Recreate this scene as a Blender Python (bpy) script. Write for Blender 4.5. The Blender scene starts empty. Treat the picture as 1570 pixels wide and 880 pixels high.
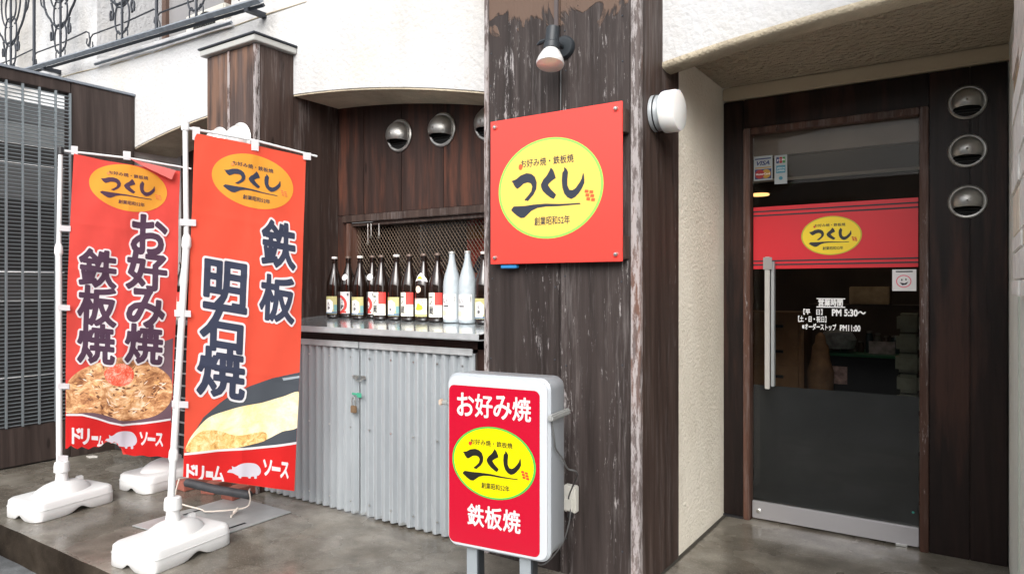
import bpy, bmesh, math, random
from mathutils import Vector, Matrix
random.seed(7)
R = math.radians
scene = bpy.context.scene
C = scene.collection

# ---------------------------------------------------------------- camera
EYE = 1.30                      # eye height above the shop's concrete platform
YAW = R(33.8)
FOC = 1060.0                    # focal length in pixels of a 1570 px wide picture
cam_d = bpy.data.cameras.new('camera'); cam = bpy.data.objects.new('camera', cam_d); C.objects.link(cam)
cam.location = (0, 0, EYE); cam.rotation_euler = (R(90), 0, YAW)
cam_d.sensor_width = 36.0; cam_d.lens = FOC / 1570 * 36
cam_d.clip_start = 0.05; cam_d.clip_end = 2000
scene.camera = cam

# ---------------------------------------------------------------- world, sun, exposure
SUN_EL, SUN_AZ = 35, 154        # azimuth measured clockwise from +Y (street side, behind the camera)
w = bpy.data.worlds.new('World'); scene.world = w; w.use_nodes = True
nt = w.node_tree; nt.nodes.clear()
sky = nt.nodes.new('ShaderNodeTexSky'); sky.sky_type = 'NISHITA'; sky.sun_disc = False
sky.sun_elevation = R(SUN_EL); sky.sun_rotation = R(SUN_AZ)
sky.air_density = 1.0; sky.dust_density = 4.0; sky.ozone_density = 1.0
hs = nt.nodes.new('ShaderNodeHueSaturation'); hs.inputs['Saturation'].default_value = 0.22
bg = nt.nodes.new('ShaderNodeBackground'); bg.inputs['Strength'].default_value = 0.15
wo = nt.nodes.new('ShaderNodeOutputWorld')
nt.links.new(sky.outputs[0], hs.inputs['Color']); nt.links.new(hs.outputs[0], bg.inputs['Color']); nt.links.new(bg.outputs[0], wo.inputs[0])
sd = bpy.data.lights.new('sun', 'SUN'); sd.energy = 0.85; sd.angle = R(45); sd.color = (1.0, 0.97, 0.93)
sun = bpy.data.objects.new('sun', sd); C.objects.link(sun)
az, el = R(SUN_AZ), R(SUN_EL)
sdir = Vector((math.sin(az) * math.cos(el), math.cos(az) * math.cos(el), math.sin(el)))
sun.rotation_euler = sdir.to_track_quat('Z', 'Y').to_euler(); sun.location = (0, -4, 8)
vs = scene.view_settings
vs.view_transform = 'Standard'; vs.look = 'None'; vs.gamma = 1.0; vs.exposure = 1.0
scene.display_settings.display_device = 'sRGB'

# ---------------------------------------------------------------- pixel -> point on a real plane
cY, sY = math.cos(YAW), math.sin(YAW)
def ray(px, py):
    a = (px - 785) / FOC; b = (440 - py) / FOC
    return Vector((a * cY - sY, a * sY + cY, b))
def W(px, py, X=None, Y=None, Z=None, P=None, N=None):
    r = ray(px, py)
    if X is not None: t = X / r.x
    elif Y is not None: t = Y / r.y
    elif Z is not None: t = (Z - EYE) / r.z
    else: t = (Vector(P) - Vector((0, 0, EYE))).dot(N) / r.dot(N)
    return Vector((0, 0, EYE)) + r * t

# ---------------------------------------------------------------- materials
MATS = {}
class NT:
    def __init__(s, name):
        s.m = bpy.data.materials.new(name); s.m.use_nodes = True
        s.t = s.m.node_tree; s.t.nodes.clear()
        s.out = s.t.nodes.new('ShaderNodeOutputMaterial'); s.b = s.t.nodes.new('ShaderNodeBsdfPrincipled')
        s.t.links.new(s.b.outputs[0], s.out.inputs[0])
        tc = s.t.nodes.new('ShaderNodeTexCoord'); s.co = tc.outputs['Object']
        oi = s.t.nodes.new('ShaderNodeObjectInfo'); s.rnd = oi.outputs['Random']
    def n(s, typ, **kw):
        x = s.t.nodes.new(typ)
        for k, v in kw.items(): setattr(x, k, v)
        return x
    def l(s, a, b): s.t.links.new(a, b)
    def scaled(s, sc, rand=False):
        mp = s.n('ShaderNodeMapping'); mp.inputs['Scale'].default_value = sc; s.l(s.co, mp.inputs[0])
        if rand:
            m = s.n('ShaderNodeMath', operation='MULTIPLY'); m.inputs[1].default_value = 37.0; s.l(s.rnd, m.inputs[0])
            cx = s.n('ShaderNodeCombineXYZ'); s.l(m.outputs[0], cx.inputs[0]); s.l(m.outputs[0], cx.inputs[2])
            s.l(cx.outputs[0], mp.inputs['Location'])
        return mp.outputs[0]
    def noise(s, sc=(1, 1, 1), scale=1.0, detail=4, rough=.55, rand=False, dist=0.0):
        x = s.n('ShaderNodeTexNoise'); x.inputs['Scale'].default_value = scale; x.inputs['Detail'].default_value = detail
        x.inputs['Roughness'].default_value = rough; x.inputs['Distortion'].default_value = dist
        s.l(s.scaled(sc, rand), x.inputs['Vector']); return x.outputs['Fac']
    def ramp(s, fac, stops):
        x = s.n('ShaderNodeValToRGB'); e = x.color_ramp.elements
        while len(e) > 1: e.remove(e[-1])
        e[0].position = stops[0][0]; e[0].color = col(stops[0][1])
        for p, c in stops[1:]:
            k = e.new(p); k.color = col(c)
        s.l(fac, x.inputs[0]); return x.outputs[0]
    def mix(s, f, a, b, mode='MIX'):
        x = s.n('ShaderNodeMix', data_type='RGBA', blend_type=mode)
        for v, i in ((f, 0), (a, 6), (b, 7)):
            if isinstance(v, (int, float)) and i == 0: x.inputs[0].default_value = v
            elif isinstance(v, (tuple, list)): x.inputs[i].default_value = col(v)
            else: s.l(v, x.inputs[i])
        return x.outputs[2]
    def math(s, op, a, b=0.5):
        x = s.n('ShaderNodeMath', operation=op)
        for v, i in ((a, 0), (b, 1)):
            if isinstance(v, (int, float)): x.inputs[i].default_value = v
            else: s.l(v, x.inputs[i])
        return x.outputs[0]
    def bump(s, h, strength=.3, dist=.01, prev=None):
        x = s.n('ShaderNodeBump'); x.inputs['Strength'].default_value = strength; x.inputs['Distance'].default_value = dist
        s.l(h, x.inputs['Height'])
        if prev is not None: s.l(prev, x.inputs['Normal'])
        s.l(x.outputs[0], s.b.inputs['Normal']); return x.outputs[0]
def col(c): return tuple(c) if len(c) == 4 else (c[0], c[1], c[2], 1.0)

def plain(name, c, rough=.5, metal=0.0, spec=None, var=0.0, vscale=8, bump=0, bscale=60, **kw):
    if name in MATS: return MATS[name]
    q = NT(name); b = q.b
    b.inputs['Roughness'].default_value = rough; b.inputs['Metallic'].default_value = metal
    if spec is not None: b.inputs['Specular IOR Level'].default_value = spec
    if var > 0:
        f = q.noise(scale=vscale, detail=6)
        q.l(q.ramp(f, [(.3, [x * (1 - var) for x in c]), (.7, [min(1, x * (1 + var)) for x in c])]), b.inputs['Base Color'])
    else:
        b.inputs['Base Color'].default_value = col(c)
    if bump: q.bump(q.noise(scale=bscale, detail=5), bump, .004)
    for k, v in kw.items(): b.inputs[k.replace('_', ' ')].default_value = v
    MATS[name] = q.m; return q.m

def wood(name, dark, mid, red=None, wear=0.0, rough=.6, top_scab=False, spec=.25):
    q = NT(name); b = q.b; b.inputs['Specular IOR Level'].default_value = spec
    g1 = q.noise((11, 11, .55), 1.0, 6, .65, rand=True, dist=.5)
    g2 = q.noise((70, 70, 2.2), 1.0, 5, .7, rand=True)
    big = q.noise((1.6, 1.6, .9), 1.0, 3, .5, rand=True)
    c = q.ramp(g1, [(.32, dark), (.68, mid)])
    c = q.mix(.35, c, q.ramp(g2, [(.3, (.35, .35, .35)), (.7, (1, 1, 1))]), 'MULTIPLY')
    wv = q.n('ShaderNodeTexWave', wave_type='BANDS', bands_direction='DIAGONAL', wave_profile='SAW')
    for k_, v_ in (('Scale', 4.2), ('Distortion', 9.0), ('Detail', 3.0), ('Detail Scale', .8), ('Detail Roughness', .55)): wv.inputs[k_].default_value = v_
    q.l(q.scaled((1.9, 1.9, .16), True), wv.inputs['Vector'])
    c = q.mix(.45, c, q.ramp(wv.outputs['Fac'], [(.0, (.62, .62, .62)), (.75, (1.12, 1.12, 1.12)), (.97, (.55, .55, .55))]), 'MULTIPLY')
    kv = q.n('ShaderNodeTexVoronoi'); kv.inputs['Scale'].default_value = 1.0; q.l(q.scaled((5.5, 5.5, 1.7), True), kv.inputs['Vector'])
    c = q.mix(q.ramp(kv.outputs['Distance'], [(.05, (.8, .8, .8)), (.085, (0, 0, 0))]), c, [x * .45 for x in dark])
    if red: 
        rf = q.ramp(q.math('MULTIPLY', big, q.noise((16, 16, 1.6), 1, 5, .6, rand=True)), [(.24, (0, 0, 0)), (.36, (1, 1, 1))])
        c = q.mix(rf, c, red)
    rv = q.math('MULTIPLY_ADD', q.rnd, .35); 
    rv.node.inputs[2].default_value = .82
    cc = q.n('ShaderNodeCombineColor'); [q.l(rv, cc.inputs[i]) for i in range(3)]
    c = q.mix(1.0, c, cc.outputs[0], 'MULTIPLY')
    st = q.noise((40, 40, 2.4), 1.0, 7, .75, rand=True); big2 = q.noise((3.5, 3.5, .6), 1.0, 3, .5, rand=True)
    if wear > .4:
        stf = q.ramp(q.math('MULTIPLY', st, q.math('ADD', big2, .45)), [(.50, (0, 0, 0)), (.68, (.34, .34, .34))])
        c = q.mix(stf, c, (.25, .225, .22))
    wmask = None
    if wear > 0:
        w1 = q.noise((46, 46, 7.5), 1.0, 8, .78, rand=True)
        w2 = q.noise((4, 4, 1.3), 1.0, 3, .5, rand=True)
        s_ = q.math('ADD', w1, q.math('MULTIPLY', w2, .45))
        t = .955 - wear * .098
        wmask = q.ramp(s_, [(t, (0, 0, 0)), (t + .06, (.55, .55, .55))])
        c = q.mix(wmask, c, (.50, .47, .47))
    if top_scab:
        sp = q.n('ShaderNodeSeparateXYZ'); q.l(q.co, sp.inputs[0])
        zz = q.math('SUBTRACT', sp.outputs[2], 2.52)
        zz = q.math('MULTIPLY', zz, 1.6)
        sc = q.noise((7, 7, 5), 1, 7, .6, dist=1.2)
        f = q.ramp(q.math('ADD', zz, sc), [(.56, (0, 0, 0)), (.60, (1, 1, 1))])
        c = q.mix(f, c, (.115, .075, .056))
        h = q.math('MULTIPLY', f, 1.0); q.bump(h, .6, .01)
    q.l(c, b.inputs['Base Color'])
    rr = q.math('MULTIPLY_ADD', g2, .25); rr.node.inputs[2].default_value = rough - .12
    q.l(rr, b.inputs['Roughness'])
    if not top_scab: q.bump(q.math('ADD', g1, q.math('MULTIPLY', g2, .6)), .45, .006)
    else:
        q.bump(q.math('ADD', q.math('ADD', g1, q.math('MULTIPLY', g2, .6)), q.math('MULTIPLY', h, 1.5)), .5, .007)
    MATS[name] = q.m; return q.m

def stucco(name, c, scale=55, strength=.5, dirt=.25, dcol=(.45, .38, .27)):
    q = NT(name); b = q.b; b.inputs['Roughness'].default_value = .92; b.inputs['Specular IOR Level'].default_value = .15
    n1 = q.noise(scale=scale, detail=3, rough=.5); n2 = q.noise(scale=scale * 2.7, detail=3)
    v = q.n('ShaderNodeTexVoronoi'); v.inputs['Scale'].default_value = scale * .8; q.l(q.co, v.inputs['Vector'])
    h = q.math('ADD', q.math('MULTIPLY', n1, 1.4), q.math('MULTIPLY', n2, .4)); h = q.math('SUBTRACT', h, q.math('MULTIPLY', v.outputs['Distance'], .5))
    q.bump(h, strength, .012 if name != 'beige_soffit' else .045)
    d = q.noise((1.5, 1.5, 1.0), 1, 6, .65); d2 = q.noise(scale=.6, detail=2)
    f = q.ramp(q.math('ADD', d, q.math('MULTIPLY', d2, .4)), [(.62, (0, 0, 0)), (.95, (dirt, dirt, dirt))])
    c1_ = q.mix(f, c, dcol)
    rs = q.noise((13, 13, .7), 1, 5, .6); rs2 = q.noise((2.2, 2.2, 1.2), 1, 3, .5)
    fs_ = q.ramp(q.math('MULTIPLY', rs, rs2), [(.28, (0, 0, 0)), (.42, (dirt * .55,) * 3)])
    q.l(q.mix(fs_, c1_, [v * .62 for v in c]), b.inputs['Base Color'])
    MATS[name] = q.m; return q.m

M_PILLAR = wood('weathered_pillar_wood', (.024, .0175, .016), (.056, .044, .041), None, wear=1.25, rough=.60, top_scab=True)
M_TRIM = wood('peeling_edge_wood', (.07, .055, .05), (.16, .13, .125), (.14, .06, .035), wear=2.6, rough=.65)
M_SIDE = wood('brown_side_wood', (.036, .022, .018), (.078, .052, .043), None, wear=.50, rough=.6)
M_OLD = wood('old_box_wood', (.050, .034, .030), (.120, .085, .074), (.155, .088, .060), wear=.85, rough=.6)
M_REC = wood('red_brown_wood', (.022, .013, .011), (.050, .028, .023), (.085, .033, .021), wear=0, rough=.55)
M_DARK = wood('dark_stained_wood', (.022, .011, .009), (.050, .024, .018), None, wear=0, rough=.45)
M_CASE = wood('dark_casing_wood', (.008, .0045, .004), (.021, .011, .009), (.038, .017, .012), wear=0, rough=.42)
M_JAMB = wood('red_jamb_wood', (.060, .028, .019), (.145, .070, .048), None, wear=.9, rough=.5)
M_GATE = wood('black_brown_gate_wood', (.035, .025, .022), (.07, .052, .046), None, wear=.35, rough=.55)
M_WHITE = stucco('white_stucco', (.525, .53, .54), 40, .42, .35, (.50, .42, .30))
M_CREAM = stucco('cream_stucco', (.90, .85, .735), 70, .45, .30, (.40, .33, .22))
M_SOFF = stucco('beige_soffit', (.48, .415, .315), 30, 1.0, .4, (.25, .19, .12))
M_EDGE = stucco('dirty_edge', (.56, .49, .37), 90, .5, .9, (.16, .13, .10))
M_BEAM = stucco('beige_beam', (.50, .42, .31), 40, .12, .3, (.35, .28, .2))
M_RSTUC = stucco('pale_green_white_stucco', (.88, .89, .85), 90, .4, .2)
M_TILE = plain('pale_stone', (.88, .86, .82), .75, var=.14, vscale=22, bump=.5, bscale=70)
M_TILEP = plain('pinkish_stone', (.72, .65, .60), .75, var=.16, vscale=22, bump=.5, bscale=70)
M_TILET = plain('cream_stone', (.86, .78, .65), .75, var=.14, vscale=18, bump=.5, bscale=70)
M_TILEB = plain('speckled_granite', (.38, .28, .18), .75, var=.45, vscale=90, bump=.5, bscale=90)
M_STEEL = plain('brushed_steel', (.62, .62, .60), .32, 1.0, bump=.1, bscale=30)
M_HOOD = plain('vent_steel', (.44, .43, .41), .38, .85, var=.2, vscale=20)
M_HOOD_LIT = plain('sky_lit_vent_steel', (.85, .85, .83), .30, .55)  # same vent steel coloured lighter, sky light on the street side put into it
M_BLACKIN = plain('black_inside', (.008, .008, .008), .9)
M_GALV = plain('galvanised_grey', (.42, .45, .47), .42, .25, var=.10, vscale=5, bump=.15, bscale=12)
M_GALVD = plain('grey_metal_trim', (.40, .42, .43), .5, .3, var=.15, vscale=14)
M_PLW = plain('white_plastic', (.80, .80, .80), .42, bump=.08, bscale=180, var=.03, vscale=20)
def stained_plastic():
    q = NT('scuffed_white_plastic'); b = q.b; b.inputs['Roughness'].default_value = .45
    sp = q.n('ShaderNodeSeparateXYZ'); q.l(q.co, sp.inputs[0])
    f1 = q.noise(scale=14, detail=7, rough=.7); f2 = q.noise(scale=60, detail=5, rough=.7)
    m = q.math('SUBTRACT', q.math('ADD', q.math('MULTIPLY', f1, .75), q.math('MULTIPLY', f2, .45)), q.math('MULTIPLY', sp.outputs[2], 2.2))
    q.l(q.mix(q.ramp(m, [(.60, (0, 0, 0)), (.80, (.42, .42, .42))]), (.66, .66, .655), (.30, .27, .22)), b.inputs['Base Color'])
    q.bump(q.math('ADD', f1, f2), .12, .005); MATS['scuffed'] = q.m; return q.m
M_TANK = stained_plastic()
M_POLE = plain('white_pole', (.68, .69, .69), .3)
M_BLKP = plain('black_plastic', (.018, .018, .02), .4)
M_BLKM = plain('black_painted_metal', (.02, .025, .03), .45)
M_IRON = plain('blue_grey_iron', (.24, .27, .31), .5, .4, var=.2, vscale=20)
M_IROND = plain('dark_iron', (.035, .04, .05), .5, .3)
M_BRICK = plain('red_brick', (.26, .085, .06), .85, var=.25, vscale=25, bump=.6, bscale=60)
M_ROPE = plain('pale_rope', (.55, .50, .44), .9)
M_GLOBE = plain('opal_glass', (.82, .82, .80), .25, Subsurface_Weight=.2)
M_WHITEP = plain('white_print', (.82, .82, .82), .5)
M_BLKP2 = plain('ink_black', (.020, .022, .030), .6)

def corr():
    q = NT('corrugated_sheet'); b = q.b; b.inputs['Roughness'].default_value = .5; b.inputs['Metallic'].default_value = .25
    d = q.noise((6, 6, 1.2), 1, 6, .6); e = q.noise((30, 30, 30), 1, 6, .7)
    c = q.ramp(d, [(.3, (.29, .315, .335)), (.7, (.375, .405, .425))])
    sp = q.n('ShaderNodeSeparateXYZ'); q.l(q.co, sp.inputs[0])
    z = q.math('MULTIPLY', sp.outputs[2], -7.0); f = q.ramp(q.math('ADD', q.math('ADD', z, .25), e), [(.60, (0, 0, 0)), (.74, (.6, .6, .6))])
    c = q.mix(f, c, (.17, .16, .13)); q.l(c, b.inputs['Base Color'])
    MATS['corr'] = q.m; return q.m
M_CORR = corr()

def concrete(name, a, bcol, dark, wet=.5, green=False):
    q = NT(name); b = q.b
    n1 = q.noise(scale=1.3, detail=6, rough=.55); n2 = q.noise(scale=9, detail=6, rough=.6); n3 = q.noise(scale=120, detail=3)
    n4 = q.noise((1, 1, 1), 2.1, 4, .55, dist=.15)
    c = q.ramp(n1, [(.30, dark), (.46, a), (.66, bcol)])
    n5 = q.noise((1.0, 2.2, 1), 4.0, 7, .68, dist=.25)
    c = q.mix(.8, c, q.ramp(n2, [(.32, (.55, .54, .52)), (.68, (1.15, 1.15, 1.15))]), 'MULTIPLY')
    c = q.mix(.42, c, q.ramp(n5, [(.38, (.62, .57, .50)), (.50, (1, 1, 1)), (.66, (1.25, 1.25, 1.25))]), 'MULTIPLY')
    c = q.mix(.35, c, q.ramp(n3, [(.35, (.55, .55, .55)), (.65, (1.2, 1.2, 1.2))]), 'MULTIPLY')
    f = q.ramp(n4, [(.52, (0, 0, 0)), (.66, (.60, .60, .60))]); c = q.mix(f, c, dark)
    wp = q.n('ShaderNodeTexNoise'); wp.inputs['Scale'].default_value = 2.2; wp.inputs['Detail'].default_value = 5; q.l(q.co, wp.inputs['Vector'])
    va = q.n('ShaderNodeVectorMath', operation='MULTIPLY_ADD'); va.inputs[1].default_value = (.8, .8, .8); q.l(wp.outputs['Color'], va.inputs[0]); q.l(q.co, va.inputs[2])
    vo = q.n('ShaderNodeTexVoronoi', feature='DISTANCE_TO_EDGE'); vo.inputs['Scale'].default_value = .42; q.l(va.outputs[0], vo.inputs['Vector'])
    c = q.mix(q.ramp(vo.outputs['Distance'], [(.0008, (.35, .35, .35)), (.0025, (0, 0, 0))]), c, [v * .4 for v in dark])
    gs = q.n('ShaderNodeTexVoronoi'); gs.inputs['Scale'].default_value = 75; q.l(q.co, gs.inputs['Vector'])
    c = q.mix(q.ramp(gs.outputs['Distance'], [(.12, (.30, .30, .30)), (.24, (0, 0, 0))]), c, [v * 1.5 for v in bcol])
    gs2 = q.n('ShaderNodeTexVoronoi'); gs2.inputs['Scale'].default_value = 110; q.l(q.co, gs2.inputs['Vector'])
    c = q.mix(q.ramp(gs2.outputs['Distance'], [(.10, (.7, .7, .7)), (.2, (0, 0, 0))]), c, [v * .5 for v in dark])
    q.l(c, b.inputs['Base Color'])
    r = q.ramp(n4, [(.36, (.46, .46, .46)), (.52, (.46 - wet * .5,) * 3)])
    q.l(r, b.inputs['Roughness'])
    q.bump(q.math('ADD', q.math('MULTIPLY', n2, .6), q.math('MULTIPLY', n3, .35)), .14, .004)
    MATS[name] = q.m; return q.m
M_CONC = concrete('wet_concrete', (.180, .164, .137), (.285, .265, .232), (.085, .074, .059), .56)
M_CONC.node_tree.nodes['Principled BSDF'].inputs['Specular IOR Level'].default_value = .45
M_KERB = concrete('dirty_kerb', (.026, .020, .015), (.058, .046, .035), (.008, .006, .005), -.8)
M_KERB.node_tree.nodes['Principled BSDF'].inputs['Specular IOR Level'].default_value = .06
M_ASPH = concrete('asphalt', (.10, .105, .11), (.19, .20, .205), (.05, .052, .055), -.5)
M_GUT = concrete('gutter_concrete', (.33, .34, .33), (.42, .43, .42), (.20, .20, .19), .2)
M_PLATE = plain('steel_floor_plate', (.44, .46, .46), .40, .35, var=.12, vscale=10, bump=.2, bscale=30)

def glass(name, c, rough=0.0, alpha=None, ior=1.45):
    q = NT(name)
    tr = q.n('ShaderNodeBsdfTransparent'); tr.inputs[0].default_value = col(c)
    gl = q.n('ShaderNodeBsdfGlossy'); gl.inputs['Roughness'].default_value = rough
    fr = q.n('ShaderNodeFresnel'); fr.inputs[0].default_value = ior
    mx = q.n('ShaderNodeMixShader'); q.l(fr.outputs[0], mx.inputs[0]); q.l(tr.outputs[0], mx.inputs[1]); q.l(gl.outputs[0], mx.inputs[2])
    q.l(mx.outputs[0], q.out.inputs[0]); MATS[name] = q.m; return q.m
M_GLASS = glass('door_glass', (.74, .74, .73), 0.0, ior=1.22)
M_WGLASS = glass('window_glass', (.7, .7, .7), 0.02)
M_FILM = plain('smoked_film', (.062, .066, .070), .22, spec=.9, var=.25, vscale=2.5)
M_BOTB = plain('brown_bottle_glass', (.012, .006, .004), .08, spec=.8)
M_BOTC = plain('pale_frosted_glass', (.42, .47, .50), .38, spec=.5, var=.1, vscale=30)

# fabric
def fabric(name, c, trans=.42):
    q = NT(name); b = q.b
    f = q.noise(scale=3, detail=4)
    cc = q.ramp(f, [(.3, [x * .90 for x in c]), (.7, c)]); q.l(cc, b.inputs['Base Color'])
    q.bump(q.noise((1, 1, .7), 7, 4, .5, dist=.6), .16, .03)
    b.inputs['Roughness'].default_value = .8; b.inputs['Specular IOR Level'].default_value = .08
    tl = q.n('ShaderNodeBsdfTranslucent'); q.l(cc, tl.inputs[0])
    mx = q.n('ShaderNodeMixShader'); mx.inputs[0].default_value = trans
    q.l(b.outputs[0], mx.inputs[1]); q.l(tl.outputs[0], mx.inputs[2]); q.l(mx.outputs[0], q.out.inputs[0])
    MATS[name] = q.m; return q.m
M_FRED1 = fabric('flag_red_cloth', (.93, .108, .088)); M_FRED2 = fabric('flag_orange_red_cloth', (.95, .122, .072))
M_FFOOT = fabric('flag_deep_red_print', (.78, .035, .035)); M_FORG = fabric('flag_orange_print', (.92, .50, .075))
M_FINK1 = fabric('flag_purple_ink', (.080, .045, .075), .1); M_FINK2 = fabric('flag_navy_ink', (.045, .052, .085), .1)
M_FWHT = fabric('flag_white_print', (.80, .78, .80), .2); M_FPINK = fabric('flag_cloth_reverse', (.85, .25, .23))
M_FPLUM = fabric('flag_plum_print', (.16, .10, .125), .1); M_FPLATE = fabric('flag_dark_plate_print', (.075, .085, .10), .1)
M_FPIG = fabric('flag_pig_print', (.66, .64, .72), .2)
def food(name, stops, sc=(1, 1, 1), scale=30, dist=1.5):
    q = NT(name); b = q.b; b.inputs['Roughness'].default_value = .75
    f = q.math('ADD', q.math('MULTIPLY', q.noise(sc, scale, 8, .78, dist=dist), .75), q.math('MULTIPLY', q.noise(sc, scale * .35, 3, .5), .25))
    f = q.math('ADD', q.math('MULTIPLY', q.math('SUBTRACT', f, .5), 1.7), .5)
    q.l(q.ramp(f, stops), b.inputs['Base Color']); MATS[name] = q.m; return q.m
M_OKO = food('okonomiyaki_print', [(.26, (.10, .035, .015)), (.40, (.32, .13, .05)), (.52, (.55, .28, .12)), (.62, (.74, .48, .26)), (.74, (.86, .72, .55))], (1, 1, 1.5), 13, .6)
M_GINGER = food('red_ginger_print', [(.35, (.55, .05, .02)), (.5, (.80, .12, .06)), (.66, (.9, .45, .35))], scale=45)
M_OMEL = food('omelette_print', [(.20, (.60, .33, .10)), (.36, (.84, .60, .28)), (.50, (.88, .72, .42)), (.62, (.92, .82, .58))], scale=5, dist=.5)
M_OMELB = food('omelette_brown_print', [(.35, (.42, .20, .05)), (.5, (.75, .45, .14)), (.66, (.85, .66, .36))], scale=26, dist=1)

# ---------------------------------------------------------------- mesh helper
class MB:
    def __init__(s): s.v = []; s.f = []
    def add(s, vs, fs):
        o = len(s.v); s.v += [Vector(v) for v in vs]; s.f += [tuple(i + o for i in f) for f in fs]; return s
    def box(s, a, b):
        x0, y0, z0 = a; x1, y1, z1 = b
        if x0 > x1: x0, x1 = x1, x0
        if y0 > y1: y0, y1 = y1, y0
        if z0 > z1: z0, z1 = z1, z0
        return s.add([(x0, y0, z0), (x1, y0, z0), (x1, y1, z0), (x0, y1, z0), (x0, y0, z1), (x1, y0, z1), (x1, y1, z1), (x0, y1, z1)],
                     [(0, 3, 2, 1), (4, 5, 6, 7), (0, 1, 5, 4), (1, 2, 6, 5), (2, 3, 7, 6), (3, 0, 4, 7)])
    def tube(s, pts, r, n=8, caps=True):
        pts = [Vector(p) for p in pts]; rs = r if isinstance(r, (list, tuple)) else [r] * len(pts)
        rings = []; up = None
        for i, p in enumerate(pts):
            d = (pts[min(i + 1, len(pts) - 1)] - pts[max(i - 1, 0)]).normalized()
            if up is None: up = Vector((0, 0, 1)) if abs(d.z) < .9 else Vector((1, 0, 0))
            a = d.cross(up).normalized(); b_ = a.cross(d).normalized(); up = b_
            rings.append([p + (a * math.cos(2 * math.pi * k / n) + b_ * math.sin(2 * math.pi * k / n)) * rs[i] for k in range(n)])
        vs_ = [v for g in rings for v in g]; fs = []
        for i in range(len(rings) - 1):
            for k in range(n):
                k2 = (k + 1) % n; fs.append((i * n + k, i * n + k2, (i + 1) * n + k2, (i + 1) * n + k))
        if caps: fs.append(tuple(range(n))); fs.append(tuple(reversed([(len(rings) - 1) * n + k for k in range(n)])))
        return s.add(vs_, fs)
    def lathe(s, prof, o=(0, 0, 0), axis=(0, 0, 1), n=24, capa=True, capb=True):
        ax = Vector(axis).normalized(); h = Vector((0, 0, 1)) if abs(ax.z) < .9 else Vector((1, 0, 0))
        a = ax.cross(h).normalized(); b_ = ax.cross(a).normalized(); o = Vector(o)
        vs_ = [o + ax * z + (a * math.cos(2 * math.pi * k / n) + b_ * math.sin(2 * math.pi * k / n)) * r for r, z in prof for k in range(n)]
        fs = [(i * n + k, i * n + (k + 1) % n, (i + 1) * n + (k + 1) % n, (i + 1) * n + k) for i in range(len(prof) - 1) for k in range(n)]
        if capa: fs.append(tuple(reversed(range(n))))
        if capb: fs.append(tuple((len(prof) - 1) * n + k for k in range(n)))
        return s.add(vs_, fs)
    def prism(s, pts, a, b, plane='xz'):
        """outline in a plane pushed from a to b along the third axis"""
        n = len(pts)
        def P(p, t):
            return {'xz': (p[0], t, p[1]), 'yz': (t, p[0], p[1]), 'xy': (p[0], p[1], t)}[plane]
        vs_ = [P(p, a) for p in pts] + [P(p, b) for p in pts]
        fs = [(i, (i + 1) % n, n + (i + 1) % n, n + i) for i in range(n)] + [tuple(range(n)), tuple(reversed(range(n, 2 * n)))]
        return s.add(vs_, fs)

LOCAL = set()      # things whose parts are modelled in their own frame
def wloc(o):
    v = Vector((0, 0, 0))
    q = o
    while q is not None:
        if q.name in LOCAL: return v
        q = q.parent
    while o is not None: v += o.location; o = o.parent
    return v
def mk(name, mb, mat, parent=None, bevel=0, smooth=35, local=False, seg=2, sub=None, tri=False):
    me = bpy.data.meshes.new(name); bm = bmesh.new()
    off = Vector((0, 0, 0)) if (local or parent is None) else wloc(parent)
    vs_ = [bm.verts.new(v - off) for v in mb.v]
    for f in mb.f:
        try: bm.faces.new([vs_[i] for i in f])
        except ValueError: pass
    bmesh.ops.recalc_face_normals(bm, faces=bm.faces)
    if bevel: 
        bmesh.ops.bevel(bm, geom=[e for e in bm.edges if len(e.link_faces) == 2 and e.calc_face_angle(0) > .5], offset=bevel, segments=seg, affect='EDGES', clamp_overlap=True)
    if tri: bmesh.ops.triangulate(bm, faces=[f for f in bm.faces if len(f.verts) > 4])
    bm.to_mesh(me); bm.free()
    if smooth:
        for p in me.polygons: p.use_smooth = True
        me.set_sharp_from_angle(angle=R(smooth))
    me.materials.append(mat)
    o = bpy.data.objects.new(name, me); C.objects.link(o)
    if parent: o.parent = parent
    return o
def thing(name, label, cat, loc=(0, 0, 0), group=None, rz=0):
    o = bpy.data.objects.new(name, None); C.objects.link(o); o.location = loc; o.rotation_euler = (0, 0, rz)
    o.empty_display_size = .1
    o['label'] = label; o['category'] = cat
    if group: o['group'] = group
    return o
def tag(o, label, cat, group=None):
    o['label'] = label; o['category'] = cat
    if group: o['group'] = group
    return o
def struct(o): o['kind'] = 'structure'; return o
def B(a, b): return MB().box(a, b)
def dup(root, loc, label=None, rz=None):
    r = root.copy(); C.objects.link(r); r.location = loc
    if rz is not None: r.rotation_euler = (0, 0, rz)
    if label: r['label'] = label
    for ch in list(root.children):
        c = ch.copy(); C.objects.link(c); c.parent = r
        for g in list(ch.children):
            d = g.copy(); C.objects.link(d); d.parent = c
    return r

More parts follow.
